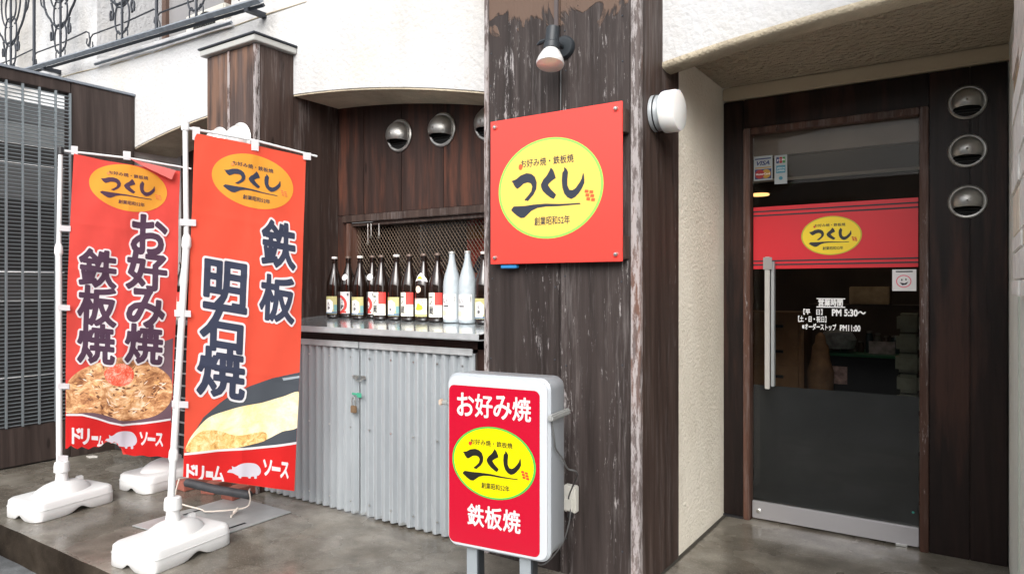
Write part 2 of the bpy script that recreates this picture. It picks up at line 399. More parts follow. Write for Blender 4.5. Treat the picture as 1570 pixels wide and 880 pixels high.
# ---------------------------------------------------------------- lettering
_tc = {}
def glyphs(s, offset=0.0, shear=0.0):
    """2D triangles of a line of text, normalised: returns verts, faces, bbox"""
    k = (s, offset, shear)
    if k in _tc: return _tc[k]
    cu = bpy.data.curves.new('lettering', 'FONT'); cu.body = s; cu.size = 1; cu.offset = offset; cu.resolution_u = 3; cu.shear = shear
    cu.fill_mode = 'FRONT'
    o = bpy.data.objects.new('lettering', cu); C.objects.link(o)
    dg = bpy.context.evaluated_depsgraph_get(); me = o.evaluated_get(dg).to_mesh()
    v = [(x.co.x, x.co.y) for x in me.vertices]; f = [tuple(p.vertices) for p in me.polygons]
    o.evaluated_get(dg).to_mesh_clear(); C.objects.unlink(o); bpy.data.objects.remove(o); bpy.data.curves.remove(cu)
    if not v: v = [(0, 0), (1, 0), (1, 1)]; f = [(0, 1, 2)]
    xs = [a[0] for a in v]; ys = [a[1] for a in v]
    _tc[k] = (v, f, (min(xs), min(ys), max(xs), max(ys))); return _tc[k]
def text2d(s, x0, y0, x1, y1, offset=0.0, base=None, shear=0.0):
    """fit text in a box; base = glyph metrics to use for fitting (so that an outline keeps its margin)"""
    v, f, bb = glyphs(s, offset, shear); b0 = glyphs(s, base, shear)[2] if base is not None else bb
    sx = (x1 - x0) / (b0[2] - b0[0]); sy = (y1 - y0) / (b0[3] - b0[1])
    return [(x0 + (a - b0[0]) * sx, y0 + (b - b0[1]) * sy) for a, b in v], f
_fc = {}
def bold2d(s, x0, y0, x1, y1, r, n=84):
    """heavy lettering: glyph thickened by r (in em) with a distance field and re-meshed as small cells"""
    import numpy as np
    if s not in _fc:
        v, f, bb = glyphs(s); V = np.array(v); T = []
        for q in f:
            for i in range(1, len(q) - 1): T.append((q[0], q[i], q[i + 1]))
        m = .13; w_, h_ = bb[2] - bb[0] + 2 * m, bb[3] - bb[1] + 2 * m
        st = max(w_, h_) / n; nx_, ny_ = int(w_ / st) + 2, int(h_ / st) + 2
        X, Y = np.meshgrid(bb[0] - m + np.arange(nx_) * st, bb[1] - m + np.arange(ny_) * st)
        D = np.full(X.shape, 9.); I = np.zeros(X.shape, bool); ec = {}
        for t in T:
            a, b, c = V[t[0]], V[t[1]], V[t[2]]
            s1 = (X - a[0]) * (b[1] - a[1]) - (Y - a[1]) * (b[0] - a[0]); s2 = (X - b[0]) * (c[1] - b[1]) - (Y - b[1]) * (c[0] - b[0]); s3 = (X - c[0]) * (a[1] - c[1]) - (Y - c[1]) * (a[0] - c[0])
            I |= ((s1 >= 0) & (s2 >= 0) & (s3 >= 0)) | ((s1 <= 0) & (s2 <= 0) & (s3 <= 0))
            for i in range(3):
                k = tuple(sorted((tuple(np.round(V[t[i]], 5)), tuple(np.round(V[t[(i + 1) % 3]], 5))))); ec[k] = ec.get(k, 0) + 1
        for (a, b), c_ in ec.items():
            if c_ != 1: continue
            dx, dy = b[0] - a[0], b[1] - a[1]; L2 = dx * dx + dy * dy + 1e-12
            u = np.clip(((X - a[0]) * dx + (Y - a[1]) * dy) / L2, 0, 1)
            D = np.minimum(D, np.hypot(X - a[0] - u * dx, Y - a[1] - u * dy))
        _fc[s] = (X, Y, np.where(I, -D, D), bb)
    X, Y, D, bb = _fc[s]; F = D - r; ny_, nx_ = F.shape
    sx = (x1 - x0) / (bb[2] - bb[0]); sy = (y1 - y0) / (bb[3] - bb[1])
    V = []; Fc = []; idx = {}
    def vert(k, x, y):
        if k not in idx: idx[k] = len(V); V.append((x0 + (x - bb[0]) * sx, y0 + (y - bb[1]) * sy))
        return idx[k]
    for j in range(ny_ - 1):
        i = 0
        while i < nx_ - 1:
            c = ((i, j), (i + 1, j), (i + 1, j + 1), (i, j + 1)); val = [float(F[b, a]) for a, b in c]
            ins = [q < 0 for q in val]
            if not any(ins): i += 1; continue
            if all(ins):
                e = i + 1
                while e < nx_ - 1 and e - i < 8 and F[j, e + 1] < 0 and F[j + 1, e + 1] < 0: e += 1
                Fc.append(tuple(vert((a, b), float(X[b, a]), float(Y[b, a])) for a, b in ((i, j), (e, j), (e, j + 1), (i, j + 1)))); i = e; continue
            P = []
            for q in range(4):
                a, b = c[q], c[(q + 1) % 4]; va, vb = val[q], val[(q + 1) % 4]
                if ins[q]: P.append(vert(a, float(X[a[1], a[0]]), float(Y[a[1], a[0]])))
                if ins[q] != ins[(q + 1) % 4]:
                    u = va / (va - vb)
                    P.append(vert(tuple(sorted((a, b))), float(X[a[1], a[0]] + (X[b[1], b[0]] - X[a[1], a[0]]) * u), float(Y[a[1], a[0]] + (Y[b[1], b[0]] - Y[a[1], a[0]]) * u)))
            if len(P) > 2: Fc.append(tuple(P))
            i += 1
    return V, Fc
def poly2d(pts):
    return [tuple(p) for p in pts], [tuple(range(len(pts)))]
def ell2d(cx, cy, rx, ry, n=56):
    return poly2d([(cx + rx * math.cos(2 * math.pi * i / n), cy + ry * math.sin(2 * math.pi * i / n)) for i in range(n)])
def rect2d(x0, y0, x1, y1): return poly2d([(x0, y0), (x1, y0), (x1, y1), (x0, y1)])
def rrect(x0, y0, x1, y1, r, n=6):
    p = []
    for cx, cy, a in ((x1 - r, y1 - r, 0), (x0 + r, y1 - r, 90), (x0 + r, y0 + r, 180), (x1 - r, y0 + r, 270)):
        for i in range(n + 1): t = R(a + 90 * i / n); p.append((cx + r * math.cos(t), cy + r * math.sin(t)))
    return p
def print_on(name, shapes, fn, mat, parent, grid=None, label=None):
    """lay flat print (2D verts and faces) on a surface given by fn(x, y) -> Vector; grid cuts it so it follows folds"""
    bm = bmesh.new()
    for v, f in shapes:
        vv = [bm.verts.new((a, b, 0)) for a, b in v]
        for q in f:
            try: bm.faces.new([vv[i] for i in q])
            except ValueError: pass
    bmesh.ops.triangulate(bm, faces=[f for f in bm.faces if len(f.verts) > 3])
    if grid and bm.verts:
        xs = [v.co.x for v in bm.verts]; ys = [v.co.y for v in bm.verts]
        for ax, lo, hi, st in ((0, min(xs), max(xs), grid[0]), (1, min(ys), max(ys), grid[1])):
            k = math.ceil(lo / st)
            while k * st < hi:
                co = [0, 0, 0]; co[ax] = k * st; no = [0, 0, 0]; no[ax] = 1
                bmesh.ops.bisect_plane(bm, geom=bm.verts[:] + bm.edges[:] + bm.faces[:], plane_co=co, plane_no=no, dist=1e-7); k += 1
    off = wloc(parent) if parent else Vector((0, 0, 0))
    for v in bm.verts: v.co = fn(v.co.x, v.co.y) - off
    me = bpy.data.meshes.new(name); bm.to_mesh(me); bm.free(); me.materials.append(mat)
    o = bpy.data.objects.new(name, me); C.objects.link(o)
    if parent: o.parent = parent
    if label: o['label'] = label
    return o

# brush strokes of the shop's round mark, in a unit ellipse
def _nrm(L):
    return [((x - 472) / 428, -((y + .0975 * (x - 472)) - 443) / 405) for x, y in L]
BR = [_nrm(L) for L in (
 [(158,388),(200,372),(240,340),(290,322),(330,328),(360,352),(376,400),(372,450),(350,495),(315,535),(300,552),(290,545),(280,548),(272,540),(300,510),(330,470),(338,430),(325,405),(300,398),(265,408),(235,435),(212,452),(195,440),(180,420),(172,400)],
 [(492,278),(512,300),(525,335),(532,362),(500,385),(475,408),(470,420),(490,450),(520,480),(535,495),(525,515),(515,530),(490,520),(455,495),(425,465),(412,435),(410,415),(430,375),(460,340),(480,305)],
 [(598,275),(618,290),(630,315),(625,370),(625,420),(640,455),(665,458),(690,440),(715,405),(735,370),(745,330),(752,325),(757,370),(757,400),(740,440),(715,480),(685,512),(655,528),(625,515),(600,485),(585,440),(580,380),(585,320),(600,300)],
 [(178,598),(280,590),(350,578),(450,568),(560,568),(650,563),(720,556),(728,566),(650,575),(560,585),(450,592),(380,605),(330,630),(300,660),(270,688),(240,692),(205,672),(160,635),(158,625)])]
def logo(parent, fn, cx, cy, rx, ry, m_bg, m_ink, m_rim=None, m_red=None, grid=None, steps=(.0010, .0018, .0026)):
    """fn(x, y, h): h is height above the surface"""
    F = lambda h: (lambda x, y: fn(x, y, h))
    if m_rim: print_on('logo_rim', [ell2d(cx, cy, rx, ry)], F(steps[0] * .5), m_rim, parent, grid)
    k = .955 if m_rim else 1
    print_on('logo_disc', [ell2d(cx, cy, rx * k, ry * k)], F(steps[0]), m_bg, parent, grid)
    print_on('logo_brush_lettering', [poly2d([(cx + a * rx, cy + b * ry) for a, b in L]) for L in BR], F(steps[1]), m_ink, parent, grid)
    for t in (bold2d('お好み焼・鉄板焼', cx - .54 * rx, cy + .46 * ry, cx + .47 * rx, cy + .62 * ry, .014, 300),
         bold2d('創業昭和52年', cx - .27 * rx, cy - .73 * ry, cx + .40 * rx, cy - .56 * ry, .014, 260)):
        print_on('logo_small_lettering', [t], F(steps[1]), m_ink, parent, grid)
    if m_red:
        S = [poly2d([(cx + (a * .07 + .585 - .0 ) * rx + .0, cy + (b * .085 - .03) * ry - .0) for a, b in ((-.9, -.9), (.9, -.9), (.9, .9), (-.9, .9))])]
        S = []
        for i in range(2):
            for j in range(3):
                x = .70 + i * .085 + j * -.015; y = -.30 + j * .075 + i * -.02
                S.append(poly2d([(cx + (x + p) * rx, cy + (y + q_) * ry) for p, q_ in ((0, 0), (.065, -.01), (.072, .045), (.008, .055))]))
        S.append(ell2d(cx - .545 * rx, cy + .48 * ry, .04 * rx, .06 * ry, 10))
        print_on('logo_red_seal', S, F(steps[2]), m_red, parent, grid)

# ================================================================ SETTING
# street and platform
o = struct(mk('street', MB().add([(-400, -400, -.16), (400, -400, -.16), (400, 400, -.16), (-400, 400, -.16)], [(0, 1, 2, 3)]), M_ASPH))
struct(mk('gutter', MB().box((-12, 1.10, -.159), (6, 1.385, -.150)), M_GUT))
pf = MB()
nx = 90
edge = []
for i in range(nx + 1):
    x = -9 + 12 * i / nx
    edge.append((x, 1.592 + random.uniform(-.004, .004) - .0 * x))
vs_ = [(x, y, 0.0) for x, y in edge] + [(x, y - .006 + random.uniform(-.004, .004), -.014) for x, y in edge] + [(x, y - .010, -.17) for x, y in edge] + [(x, 9.0, 0.0) for x, y in edge]
n1 = nx + 1
fs = []
for i in range(nx):
    fs += [(i, i + 1, 3 * n1 + i + 1, 3 * n1 + i)]
struct(mk('platform_floor', MB().add(vs_, fs), M_CONC, smooth=0))
fs = []
for i in range(nx): fs += [(n1 + i, n1 + i + 1, i + 1, i), (2 * n1 + i, 2 * n1 + i + 1, n1 + i + 1, n1 + i)]
struct(mk('kerb_face', MB().add(vs_[:3 * n1], fs), M_KERB, smooth=40))

# arch profile of the long left bay and of the entrance
def archL(x): return 2.585 - .0585 * (x + 4.2) ** 2
def archR(x): return 2.425 - .058 * (x - .24) ** 2

XP0, XP1, YP = -1.985, -1.18, 2.74     # near pillar
XL0, XL1, YL = -4.27, -3.75, 2.71      # far boxed pillar
YF = 3.0                                # stucco face
YB = 3.39                               # recessed timber wall
XG = -5.75                              # gate plane

# ---- long white stucco wall over the left bay
t = thing('stucco_wall', 'long white stucco upper wall arching over the sake counter, between the two timber pillars', 'wall', (-4.2, YF, 2.4))
N = 40; xs = [-5.80 + (3.83) * i / N for i in range(N + 1)]     # -5.80 .. -1.97
out = [(x, archL(x)) for x in xs] + [(-1.97, 5.2), (-4.43, 5.2), (-4.43, 3.225), (-6.37, 3.285), (-6.37, 5.2), (-9.5, 5.2), (-9.5, 0.0), (-5.80, 0.0)]
mk('stucco_face', MB().prism(out, YF, YB + .2), M_WHITE, t, tri=True, smooth=0)
s = MB()
lo = [(x, YF + .004, archL(x) - .012) for x in xs] + [(x, YF + .004, archL(x) - .003) for x in xs] + [(x, YB, archL(x) - .012) for x in xs]
n1 = N + 1
s.add(lo, [(n1 + i, n1 + i + 1, i + 1, i) for i in range(N)] + [(i, i + 1, 2 * n1 + i + 1, 2 * n1 + i) for i in range(N)])
mk('soffit', s, M_EDGE, t, smooth=60)
# cracked ledge moulding line of the balcony
mk('ledge_flashing', MB().tube([W(146, 99, Y=2.97), W(250, 68, Y=2.97), W(355, 35, Y=2.97)], .014, 4), M_IRON, t, smooth=0)
for a, b in (((94, 119), (152, 104)), ((168, 101), (200, 92)), ((206, 90), (232, 82)), ((236, 81), (300, 59)), ((302, 58), (356, 42)), ((360, 40), (470, 3))):
    p = W(*a, Y=2.998); q = W(*b, Y=2.998)
    mk('plaster_crack', MB().tube([p, (p + q) / 2 + Vector((0, 0, .004)), q], [.004, .006, .003], 5), M_EDGE, t)

# ---- balcony recess
t = thing('balcony_back_wall', 'set-back upper balcony wall with brown posts and grey panes behind the iron railing', 'wall', (-5.4, 3.6, 3.2))
mk('wall_panel', B((-6.6, 3.62, 3.15), (-4.2, 3.70, 5.2)), plain('grey_cream_wall', (.46, .44, .42), .8, var=.08), t)
for px in (170, 256, 352):
    x = W(px, 60, Y=3.55).x
    mk('frame_post', B((x - .035, 3.52, 3.1), (x + .03, 3.60, 5.1)), plain('brown_post', (.10, .06, .045), .5), t)
xa, xb, xc = [W(p, 60, Y=3.55).x for p in (174, 254, 350)]
for a, b in ((xa + .03, xb - .035), (xb + .03, xc - .035)):
    pn = mk('pane', B((a, 3.555, 3.46), (b, 3.565, 5.1)), plain('grey_pane', (.26, .255, .26), .25, spec=.7), t)
for k, px in enumerate((190, 212, 232, 270, 290, 330, 343)):
    x = W(px, 60, Y=3.5).x
    mk('curtain_fold', MB().tube([(x, 3.50, 3.12), (x, 3.50, 3.46)], .045, 8), plain('cream_curtain', (.58, .55, .48), .8) if k % 3 else plain('tan_curtain', (.42, .38, .30), .8), t)
t = thing('air_conditioner', 'pale outdoor air conditioner with round dark fan grille on the balcony', 'air conditioner', (-5.0, 3.3, 3.1))
c = W(313, 50, Y=3.30); 
mk('casing', B((c.x - .27, 3.30, 3.05), (c.x + .27, 3.48, c.z + .19)), plain('pale_casing', (.60, .58, .53), .5), t, bevel=.012)
mk('fan_recess', MB().lathe([(.165, 0), (.165, .006)], (c.x, 3.297, c.z), (0, 1, 0), 32), M_BLACKIN, t)
g = MB()
for k in range(1, 8): g.lathe([(.02 * k + .001, -.003), (.02 * k + .005, -.003)], (c.x, 3.292, c.z), (0, 1, 0), 28, False, False)
mk('fan_grille', g, plain('dull_olive_grille', (.10, .10, .085), .5), t)

# ---- balcony railing of scrolled iron
RX0, RX1 = -8.9, -3.89
def rz(x): return 3.338 + (x + 7.54) * (3.179 - 3.338) / (3.65)
YR = 2.85
t = thing('balcony_railing', 'scrolled wrought iron balcony railing with grey bottom rail above the white wall', 'railing', (-6, YR, 3.25))
mk('bottom_rail', MB().tube([(RX0, YR, rz(RX0)), (RX1, YR, rz(RX1))], .023, 4), M_IRON, t, smooth=0)
mk('lower_rail', MB().tube([(RX0, YR + .022, rz(RX0) - .026), (RX1, YR + .022, rz(RX1) - .026)], .014, 4), M_IROND, t, smooth=0)
mk('top_rail', MB().tube([(RX0, YR, rz(RX0) + .95), (RX1, YR, rz(RX1) + .95)], .024, 8), M_IRON, t)
for x in (-7.05, -4.05):
    mk('wall_bracket', B((x - .02, YR, rz(x) - .045), (x + .02, YF + .02, rz(x) - .012)), M_IROND, t)
def arc(cx, cz, rx, rz_, a0, a1, n=14):
    return [(cx + rx * math.cos(R(a0 + (a1 - a0) * i / n)), cz + rz_ * math.sin(R(a0 + (a1 - a0) * i / n))) for i in range(n + 1)]
def scroll_set(x, full=True):
    z0 = rz(x)
    s = MB()
    def P(L, r): s.tube([(x + a * 1.12, YR, z0 + b) for a, b in L], r * 1.1, 6)
    P([(0, 0), (0, .93)], .010)
    for sg in (-1, 1):
        # C scroll low, C scroll high, hanging curls, base leaves, long lyre
        P([(sg * a, b) for a, b in [(.0, .06)] + arc(.03, .19, .068, .125, -60, 110)], .007)
        P([(sg * a, b) for a, b in arc(.02, .26, .03, .035, 100, 260, 8)], .006)
        P([(sg * a, b) for a, b in [(.0, .27)] + arc(.035, .41, .08, .135, -65, 115)], .007)
        P([(sg * a, b) for a, b in arc(.03, .49, .03, .035, 100, 270, 8)], .006)
        P([(sg * a, b) for a, b in [(.0, .50)] + arc(.03, .64, .075, .13, -65, 115)], .007)
        P([(sg * a, b) for a, b in arc(.055, .05, .022, .045, 170, -30, 8)], .005)
        P([(sg * a, b) for a, b in [(.02, .30), (.09, .32), (.15, .36)] + arc(.06, .66, .24, .30, -62, 88, 14)], .009)
        P([(sg * a, b) for a, b in arc(.04, .70, .15, .24, -75, 80, 12)], .007)
        P([(sg * a, b) for a, b in [(.25, .50), (.33, .56), (.36, .66), (.33, .74), (.28, .72), (.29, .66)]], .007)
        P([(sg * a, b) for a, b in [(.15, .34), (.12, .25), (.135, .20), (.16, .205), (.165, .25), (.155, .28)]], .009)
        P([(sg * a, b) for a, b in [(.03, .14), (.42, .15), (.455, .13), (.47, .06), (.445, .02), (.42, .05), (.43, .09)]], .0055)
    mk('scroll_baluster', s, M_IROND, t)
for k in range(-1, 3):
    xp = -7.217 + 2.074 * k
    if xp < RX1 + .02: mk('post', MB().tube([(xp, YR, rz(xp)), (xp, YR, rz(xp) + .95)], .014, 6), M_IROND, t)
    for d in (.52, 1.57):
        if RX0 < xp + d < RX1: scroll_set(xp + d)

# ---- far boxed timber pillar
t = thing('timber_pillar', 'far boxed timber pillar with grey metal cap, between the two counter bays', 'pillar', (-4.0, YL, 0))
zt = 2.83
for a, b in ((XL0, XL0 + .245), (XL0 + .249, XL1 - .022)):
    mk('front_plank', B((a, YL, 0.0), (b, YL + .03, zt)), M_OLD, t, bevel=.003)
mk('joint_batten', B((XL0 + .235, YL - .008, 0), (XL0 + .258, YL - .001, zt)), M_TRIM, t, bevel=.002)
mk('corner_board', B((XL1 - .021, YL - .004, 0), (XL1 + .004, YL + .03, zt)), M_TRIM, t, bevel=.003)
mk('side_plank', B((XL1 - .02, YL + .032, 0), (XL1, YF + .002, zt)), M_SIDE, t, bevel=.002)
mk('side_plank', B((XL1 - .02, YF + .004, 0), (XL1 - .001, YB - .002, 2.58)), M_SIDE, t, bevel=.002)
mk('side_plank', B((XL0 - .002, YL + .004, 0), (XL0 + .02, YB, 2.57)), M_SIDE, t, bevel=.002)
mk('cap', B((XL0 - .03, YL - .035, zt + .004), (XL1 + .035, YF - .002, zt + .042)), plain('pale_cap_metal', (.44, .44, .42), .5, .2), t, bevel=.003)
mk('cap_edge', B((XL0 - .04, YL - .045, zt + .044), (XL1 + .045, YF - .002, zt + .056)), M_IROND, t, bevel=.002)

# ---- near timber pillar
t = thing('timber_pillar', 'near weathered timber pillar with peeling paint, carrying the square red sign', 'pillar', (-1.58, YP, 0))
mk('front_plank', B((XP0 + .014, YP, 0), (-1.575, YP + .03, 3.9)), M_PILLAR, t, bevel=.004)
mk('front_plank', B((-1.571, YP + .001, 0), (XP1 - .045, YP + .03, 3.9)), M_PILLAR, t, bevel=.004)
mk('corner_board', B((XP1 - .043, YP - .003, 0), (XP1, YP + .03, 3.9)), M_TRIM, t, bevel=.004)
mk('corner_board', B((XP0 - .012, YP - .004, 0), (XP0 + .012, YP + .03, 3.9)), M_TRIM, t, bevel=.003)
mk('side_plank', B((XP1 - .03, YP + .032, 0), (XP1 - .003, YF + .21, 3.9)), M_SIDE, t, bevel=.003)
mk('side_plank', B((XP0, YP + .032, 0), (XP0 + .03, YB, 3.9)), M_SIDE, t, bevel=.003)

# ---- recessed timber wall with window (right bay) and the dark left bay
t = thing('timber_back_wall', 'red-brown plank wall with a mesh window behind the sake bottles', 'wall', (-2.9, YB, 1.07))
WX0, WX1, WZ0, WZ1 = -3.615, -2.06, 1.12, 1.735
px_ = [XL1 - .03, -3.50, -3.15, -2.79, -2.43, XP0 - .001]
for a, b in zip(px_[:-1], px_[1:]):
    mk('plank', B((a + .0015, YB + random.uniform(0, .003), 1.80), (b - .0015, YB + .03, 2.62)), M_REC, t, bevel=.003)
mk('plank', B((XL1 - .03, YB, 1.05), (WX0 - .045, YB + .03, 1.797)), M_REC, t, bevel=.003)
mk('window_head', B((WX0 - .075, YB - .025, WZ1 + .012), (XP0 - .001, YB + .02, 1.797)), M_SIDE, t, bevel=.004)
mk('window_jamb', B((WX0 - .042, YB - .015, WZ0 - .05), (WX0, YB + .10, WZ1 + .01)), M_JAMB, t, bevel=.003)
mk('window_head_lining', B((WX0 + .002, YB + .0, WZ1 - .012), (XP0 - .001, YB + .10, WZ1 + .009)), M_SIDE, t)
g = MB(); sp = .0265; a_ = .60
W_, H_ = WX1 - WX0, WZ1 - WZ0
for sg in (1, -1):
    k = -1
    while True:
        k += 1
        x0 = WX0 + k * sp / a_ * .62 - (H_ * .75)
        if x0 > WX1: break
        # line: x from x0 (top) sloping
        pa = Vector((x0, 0, WZ1)); pb = Vector((x0 + H_ * .75, 0, WZ0))
        if sg < 0: pa.x, pb.x = pb.x, pa.x
        # clip to the opening
        def clip(p, q):
            d = q - p; t0, t1 = 0, 1
            for lim, s1 in ((WX0, 1), (WX1, -1)):
                if abs(d.x) < 1e-9: continue
                tt = (lim - p.x) / d.x
                if d.x * s1 > 0: t0 = max(t0, tt)
                else: t1 = min(t1, tt)
            return (p + d * t0, p + d * t1) if t1 > t0 + .02 else None
        c2 = clip(pa, pb)
        if c2: g.tube([(c2[0].x, YB + .05 + .003 * sg, c2[0].z), (c2[1].x, YB + .05 + .003 * sg, c2[1].z)], .0019 if sg > 0 else .0010, 4, False)
m_ = mk('wire_mesh', g, plain('brown_mesh_wire', (.16, .115, .08), .5, .3), t, smooth=0); m_['kind'] = 'stuff'
mk('window_glass', B((WX0, YB + .085, WZ0), (WX1, YB + .089, WZ1)), M_WGLASS, t)
# dim room behind the window
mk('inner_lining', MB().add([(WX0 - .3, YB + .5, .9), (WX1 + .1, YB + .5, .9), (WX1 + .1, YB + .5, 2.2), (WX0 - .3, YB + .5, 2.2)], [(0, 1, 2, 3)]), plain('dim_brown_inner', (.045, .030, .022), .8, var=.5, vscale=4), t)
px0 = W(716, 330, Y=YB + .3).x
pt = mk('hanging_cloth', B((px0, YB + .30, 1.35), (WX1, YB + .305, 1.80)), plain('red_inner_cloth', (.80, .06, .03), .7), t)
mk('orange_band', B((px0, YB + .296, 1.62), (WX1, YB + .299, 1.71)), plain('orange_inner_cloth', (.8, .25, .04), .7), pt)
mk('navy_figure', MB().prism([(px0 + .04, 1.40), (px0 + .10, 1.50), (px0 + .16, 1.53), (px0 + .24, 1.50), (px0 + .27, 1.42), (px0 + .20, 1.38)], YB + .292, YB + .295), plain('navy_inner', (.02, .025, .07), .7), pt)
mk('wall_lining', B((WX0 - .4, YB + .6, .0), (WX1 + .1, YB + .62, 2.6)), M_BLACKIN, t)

t = thing('timber_back_wall', 'dark recessed timber wall of the left bay, behind the two banner flags', 'wall', (-5.0, YB, 0))
x = XG + .02
while x < XL0 - .05:
    b = min(x + .30, XL0 - .003); mk('plank', B((x, YB, 1.02), (b - .003, YB + .03, 2.62)), M_DARK, t, bevel=.003); x += .30

# small hooks hanging in the window
for px, py0, py1, lab in ((564, 343, 371, 'lowest pale hook hanging at the left of the mesh window'), (569, 343, 361, 'short pale hook between two others in the mesh window'), (581, 343, 361, 'rightmost pale hook hanging in the mesh window')):
    p = W(px, py0, Y=YB - .01); q = W(px, py1, Y=YB - .01)
    t = thing('hanging_hook', lab, 'hook', p, 'hooks hanging in the counter window')
    mk('stem', MB().tube([p, q], .0022, 5), M_STEEL, t)
    mk('curl', MB().tube([q + Vector((.009 * math.cos(a / 6 * 2 * math.pi), 0, -.009 + .009 * math.sin(a / 6 * 2 * math.pi))) for a in range(6)], .003, 5), M_STEEL, t)

# ---- counters
def counter(x0, x1, lab):
    t = thing('counter', lab, 'counter', ((x0 + x1) / 2, YP, 1.0))
    zf, zb = 1.071, 1.112
    mk('top_sheet', MB().prism([(2.700, zf), (2.700, zf - .004), (YB - .002, zb - .004), (YB - .002, zb)], x0, x1, 'yz'),
       plain('reflective_counter_sheet', (.62, .66, .68), .16, .75, bump=.35, bscale=5), t, smooth=0)
    mk('front_lip', B((x0, 2.694, zf - .030), (x1, 2.699, zf + .001)), M_GALVD, t, bevel=.001)
    mk('lip_return', B((x0, 2.6995, zf - .034), (x1, 2.74, zf - .030)), M_GALVD, t)
    mk('apron_board', B((x0 + .002, 2.80, .985), (x1 - .002, 2.83, zf - .008)), M_DARK, t)
    return t
counter(XL1 + .003, XP0 - .014, 'grey metal counter top with a row of sake bottles, right of the banners')
counter(XG + .03, XL0 - .004, 'grey metal counter top in the left bay, mostly behind the banners')

# ---- corrugated doors
def corr_sheet(x0, x1, z0, z1, y):
    s = MB(); per = .0605; n = int((x1 - x0) / per * 12); A = .0125
    pts = []
    for i in range(n + 1):
        x = x0 + (x1 - x0) * i / n; ph = (x / per) % 1
        # rounded trapezoid
        v = max(-1, min(1, 1.7 * math.sin(2 * math.pi * ph)))
        pts.append((x, y - A * v))
    vs_ = [(a, b, z0) for a, b in pts] + [(a, b, z1) for a, b in pts]
    s.add(vs_, [(i, i + 1, n + 2 + i, n + 1 + i) for i in range(n)]); return s
xm = -2.888
for x0, x1, lab in ((XL1 + .01, xm - .004, 'left corrugated metal door under the bottle counter, beside the banner'),
                    (xm + .004, -2.086, 'right corrugated metal door under the bottle counter, behind the standing sign')):
    t = thing('corrugated_door', lab, 'door', ((x0 + x1) / 2, 2.78, 0), 'corrugated doors under the counter')
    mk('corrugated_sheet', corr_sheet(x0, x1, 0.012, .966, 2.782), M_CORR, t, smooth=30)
    mk('top_angle', B((x0, 2.758, .955), (x1, 2.766, .990)), M_GALVD, t, bevel=.002)
    for k in range(5):
        for z_ in (.90, .50, .08):
            xs_ = x0 + .07 + (x1 - x0 - .14) * k / 4; mk('screw', MB().lathe([(.006, 0), (.005, .003)], (xs_, 2.7695, z_), (0, -1, 0), 8), M_STEEL, t)
    mk('backing_frame', B((x0, 2.797, .03), (x1, 2.83, .965)), plain('rust_dark', (.05, .035, .03), .8), t)
    if x1 > xm: mk('hasp_plate', B((xm + .006, 2.764, .782), (xm + .05, 2.768, .800)), M_STEEL, t, bevel=.001)
    else: mk('hasp_plate', B((xm - .055, 2.764, .782), (xm - .006, 2.768, .800)), M_STEEL, t, bevel=.001)
mk_t = thing('chain', 'short steel chain looped across the corrugated door hasps', 'chain', (xm, 2.757, .79))
for k in range(9):
    a = k / 8; cx = xm - .035 + .075 * a; cz = .790 - .020 * math.sin(math.pi * a)
    P = [(cx + .007 * math.cos(q / 8 * 2 * math.pi), 2.756 + (.003 * math.sin(q / 8 * 2 * math.pi) if k % 2 else 0), cz + (.004 if k % 2 == 0 else 0) * math.sin(q / 8 * 2 * math.pi)) for q in range(9)]
    mk('chain_link', MB().tube(P, .0016, 5), M_STEEL, mk_t)
t = thing('latch', 'green painted latch across the gap of the corrugated doors', 'latch', (xm, 2.757, .70))
MG = plain('green_paint', (.05, .30, .19), .45)
mk('latch_bar', B((xm - .048, 2.751, .690), (xm + .026, 2.757, .702)), MG, t, bevel=.002)
mk('latch_keeper', B((xm - .002, 2.745, .680), (xm + .034, 2.7505, .706)), MG, t, bevel=.002)
t = thing('padlock', 'small brass padlock hanging below the green latch', 'padlock', (xm - .03, 2.75, .63))
mk('shackle', MB().tube([(xm - .042, 2.748, .63), (xm - .042, 2.748, .66), (xm - .036, 2.748, .675), (xm - .028, 2.748, .681), (xm - .020, 2.748, .675), (xm - .014, 2.748, .66), (xm - .014, 2.748, .63)], .0032, 8), M_STEEL, t)
mk('lock_body', B((xm - .049, 2.740, .590), (xm - .007, 2.757, .631)), plain('dull_brass', (.30, .20, .12), .45, .6), t, bevel=.004)

# timber post right of the doors
tag(mk('timber_post', B((-2.083, 2.80, 0), (XP0 - .013, 2.84, 1.03)), M_DARK), 'narrow dark timber post between the corrugated door and the near pillar', 'post')

# ---- left bay slotted screen below its counter
t = thing('slatted_screen', 'grey slatted metal screen under the left bay counter, behind the banners', 'screen', (-5.0, 2.79, 0))
mk('back_board', B((XG + .03, 2.83, 0.01), (XL0 - .004, 2.85, 1.0)), plain('charcoal_board', (.02, .02, .022), .8), t)
for k in range(11):
    z = .06 + k * .088
    mk('slat', B((XG + .06, 2.80, z), (XL0 - .02, 2.812, z + .010)), plain('pale_slat_metal', (.50, .52, .53), .4, .3), t)
for x in (-5.3, -4.8, -4.36):
    mk('screen_bar', B((x, 2.813, .03), (x + .012, 2.822, .97)), M_GALVD, t)

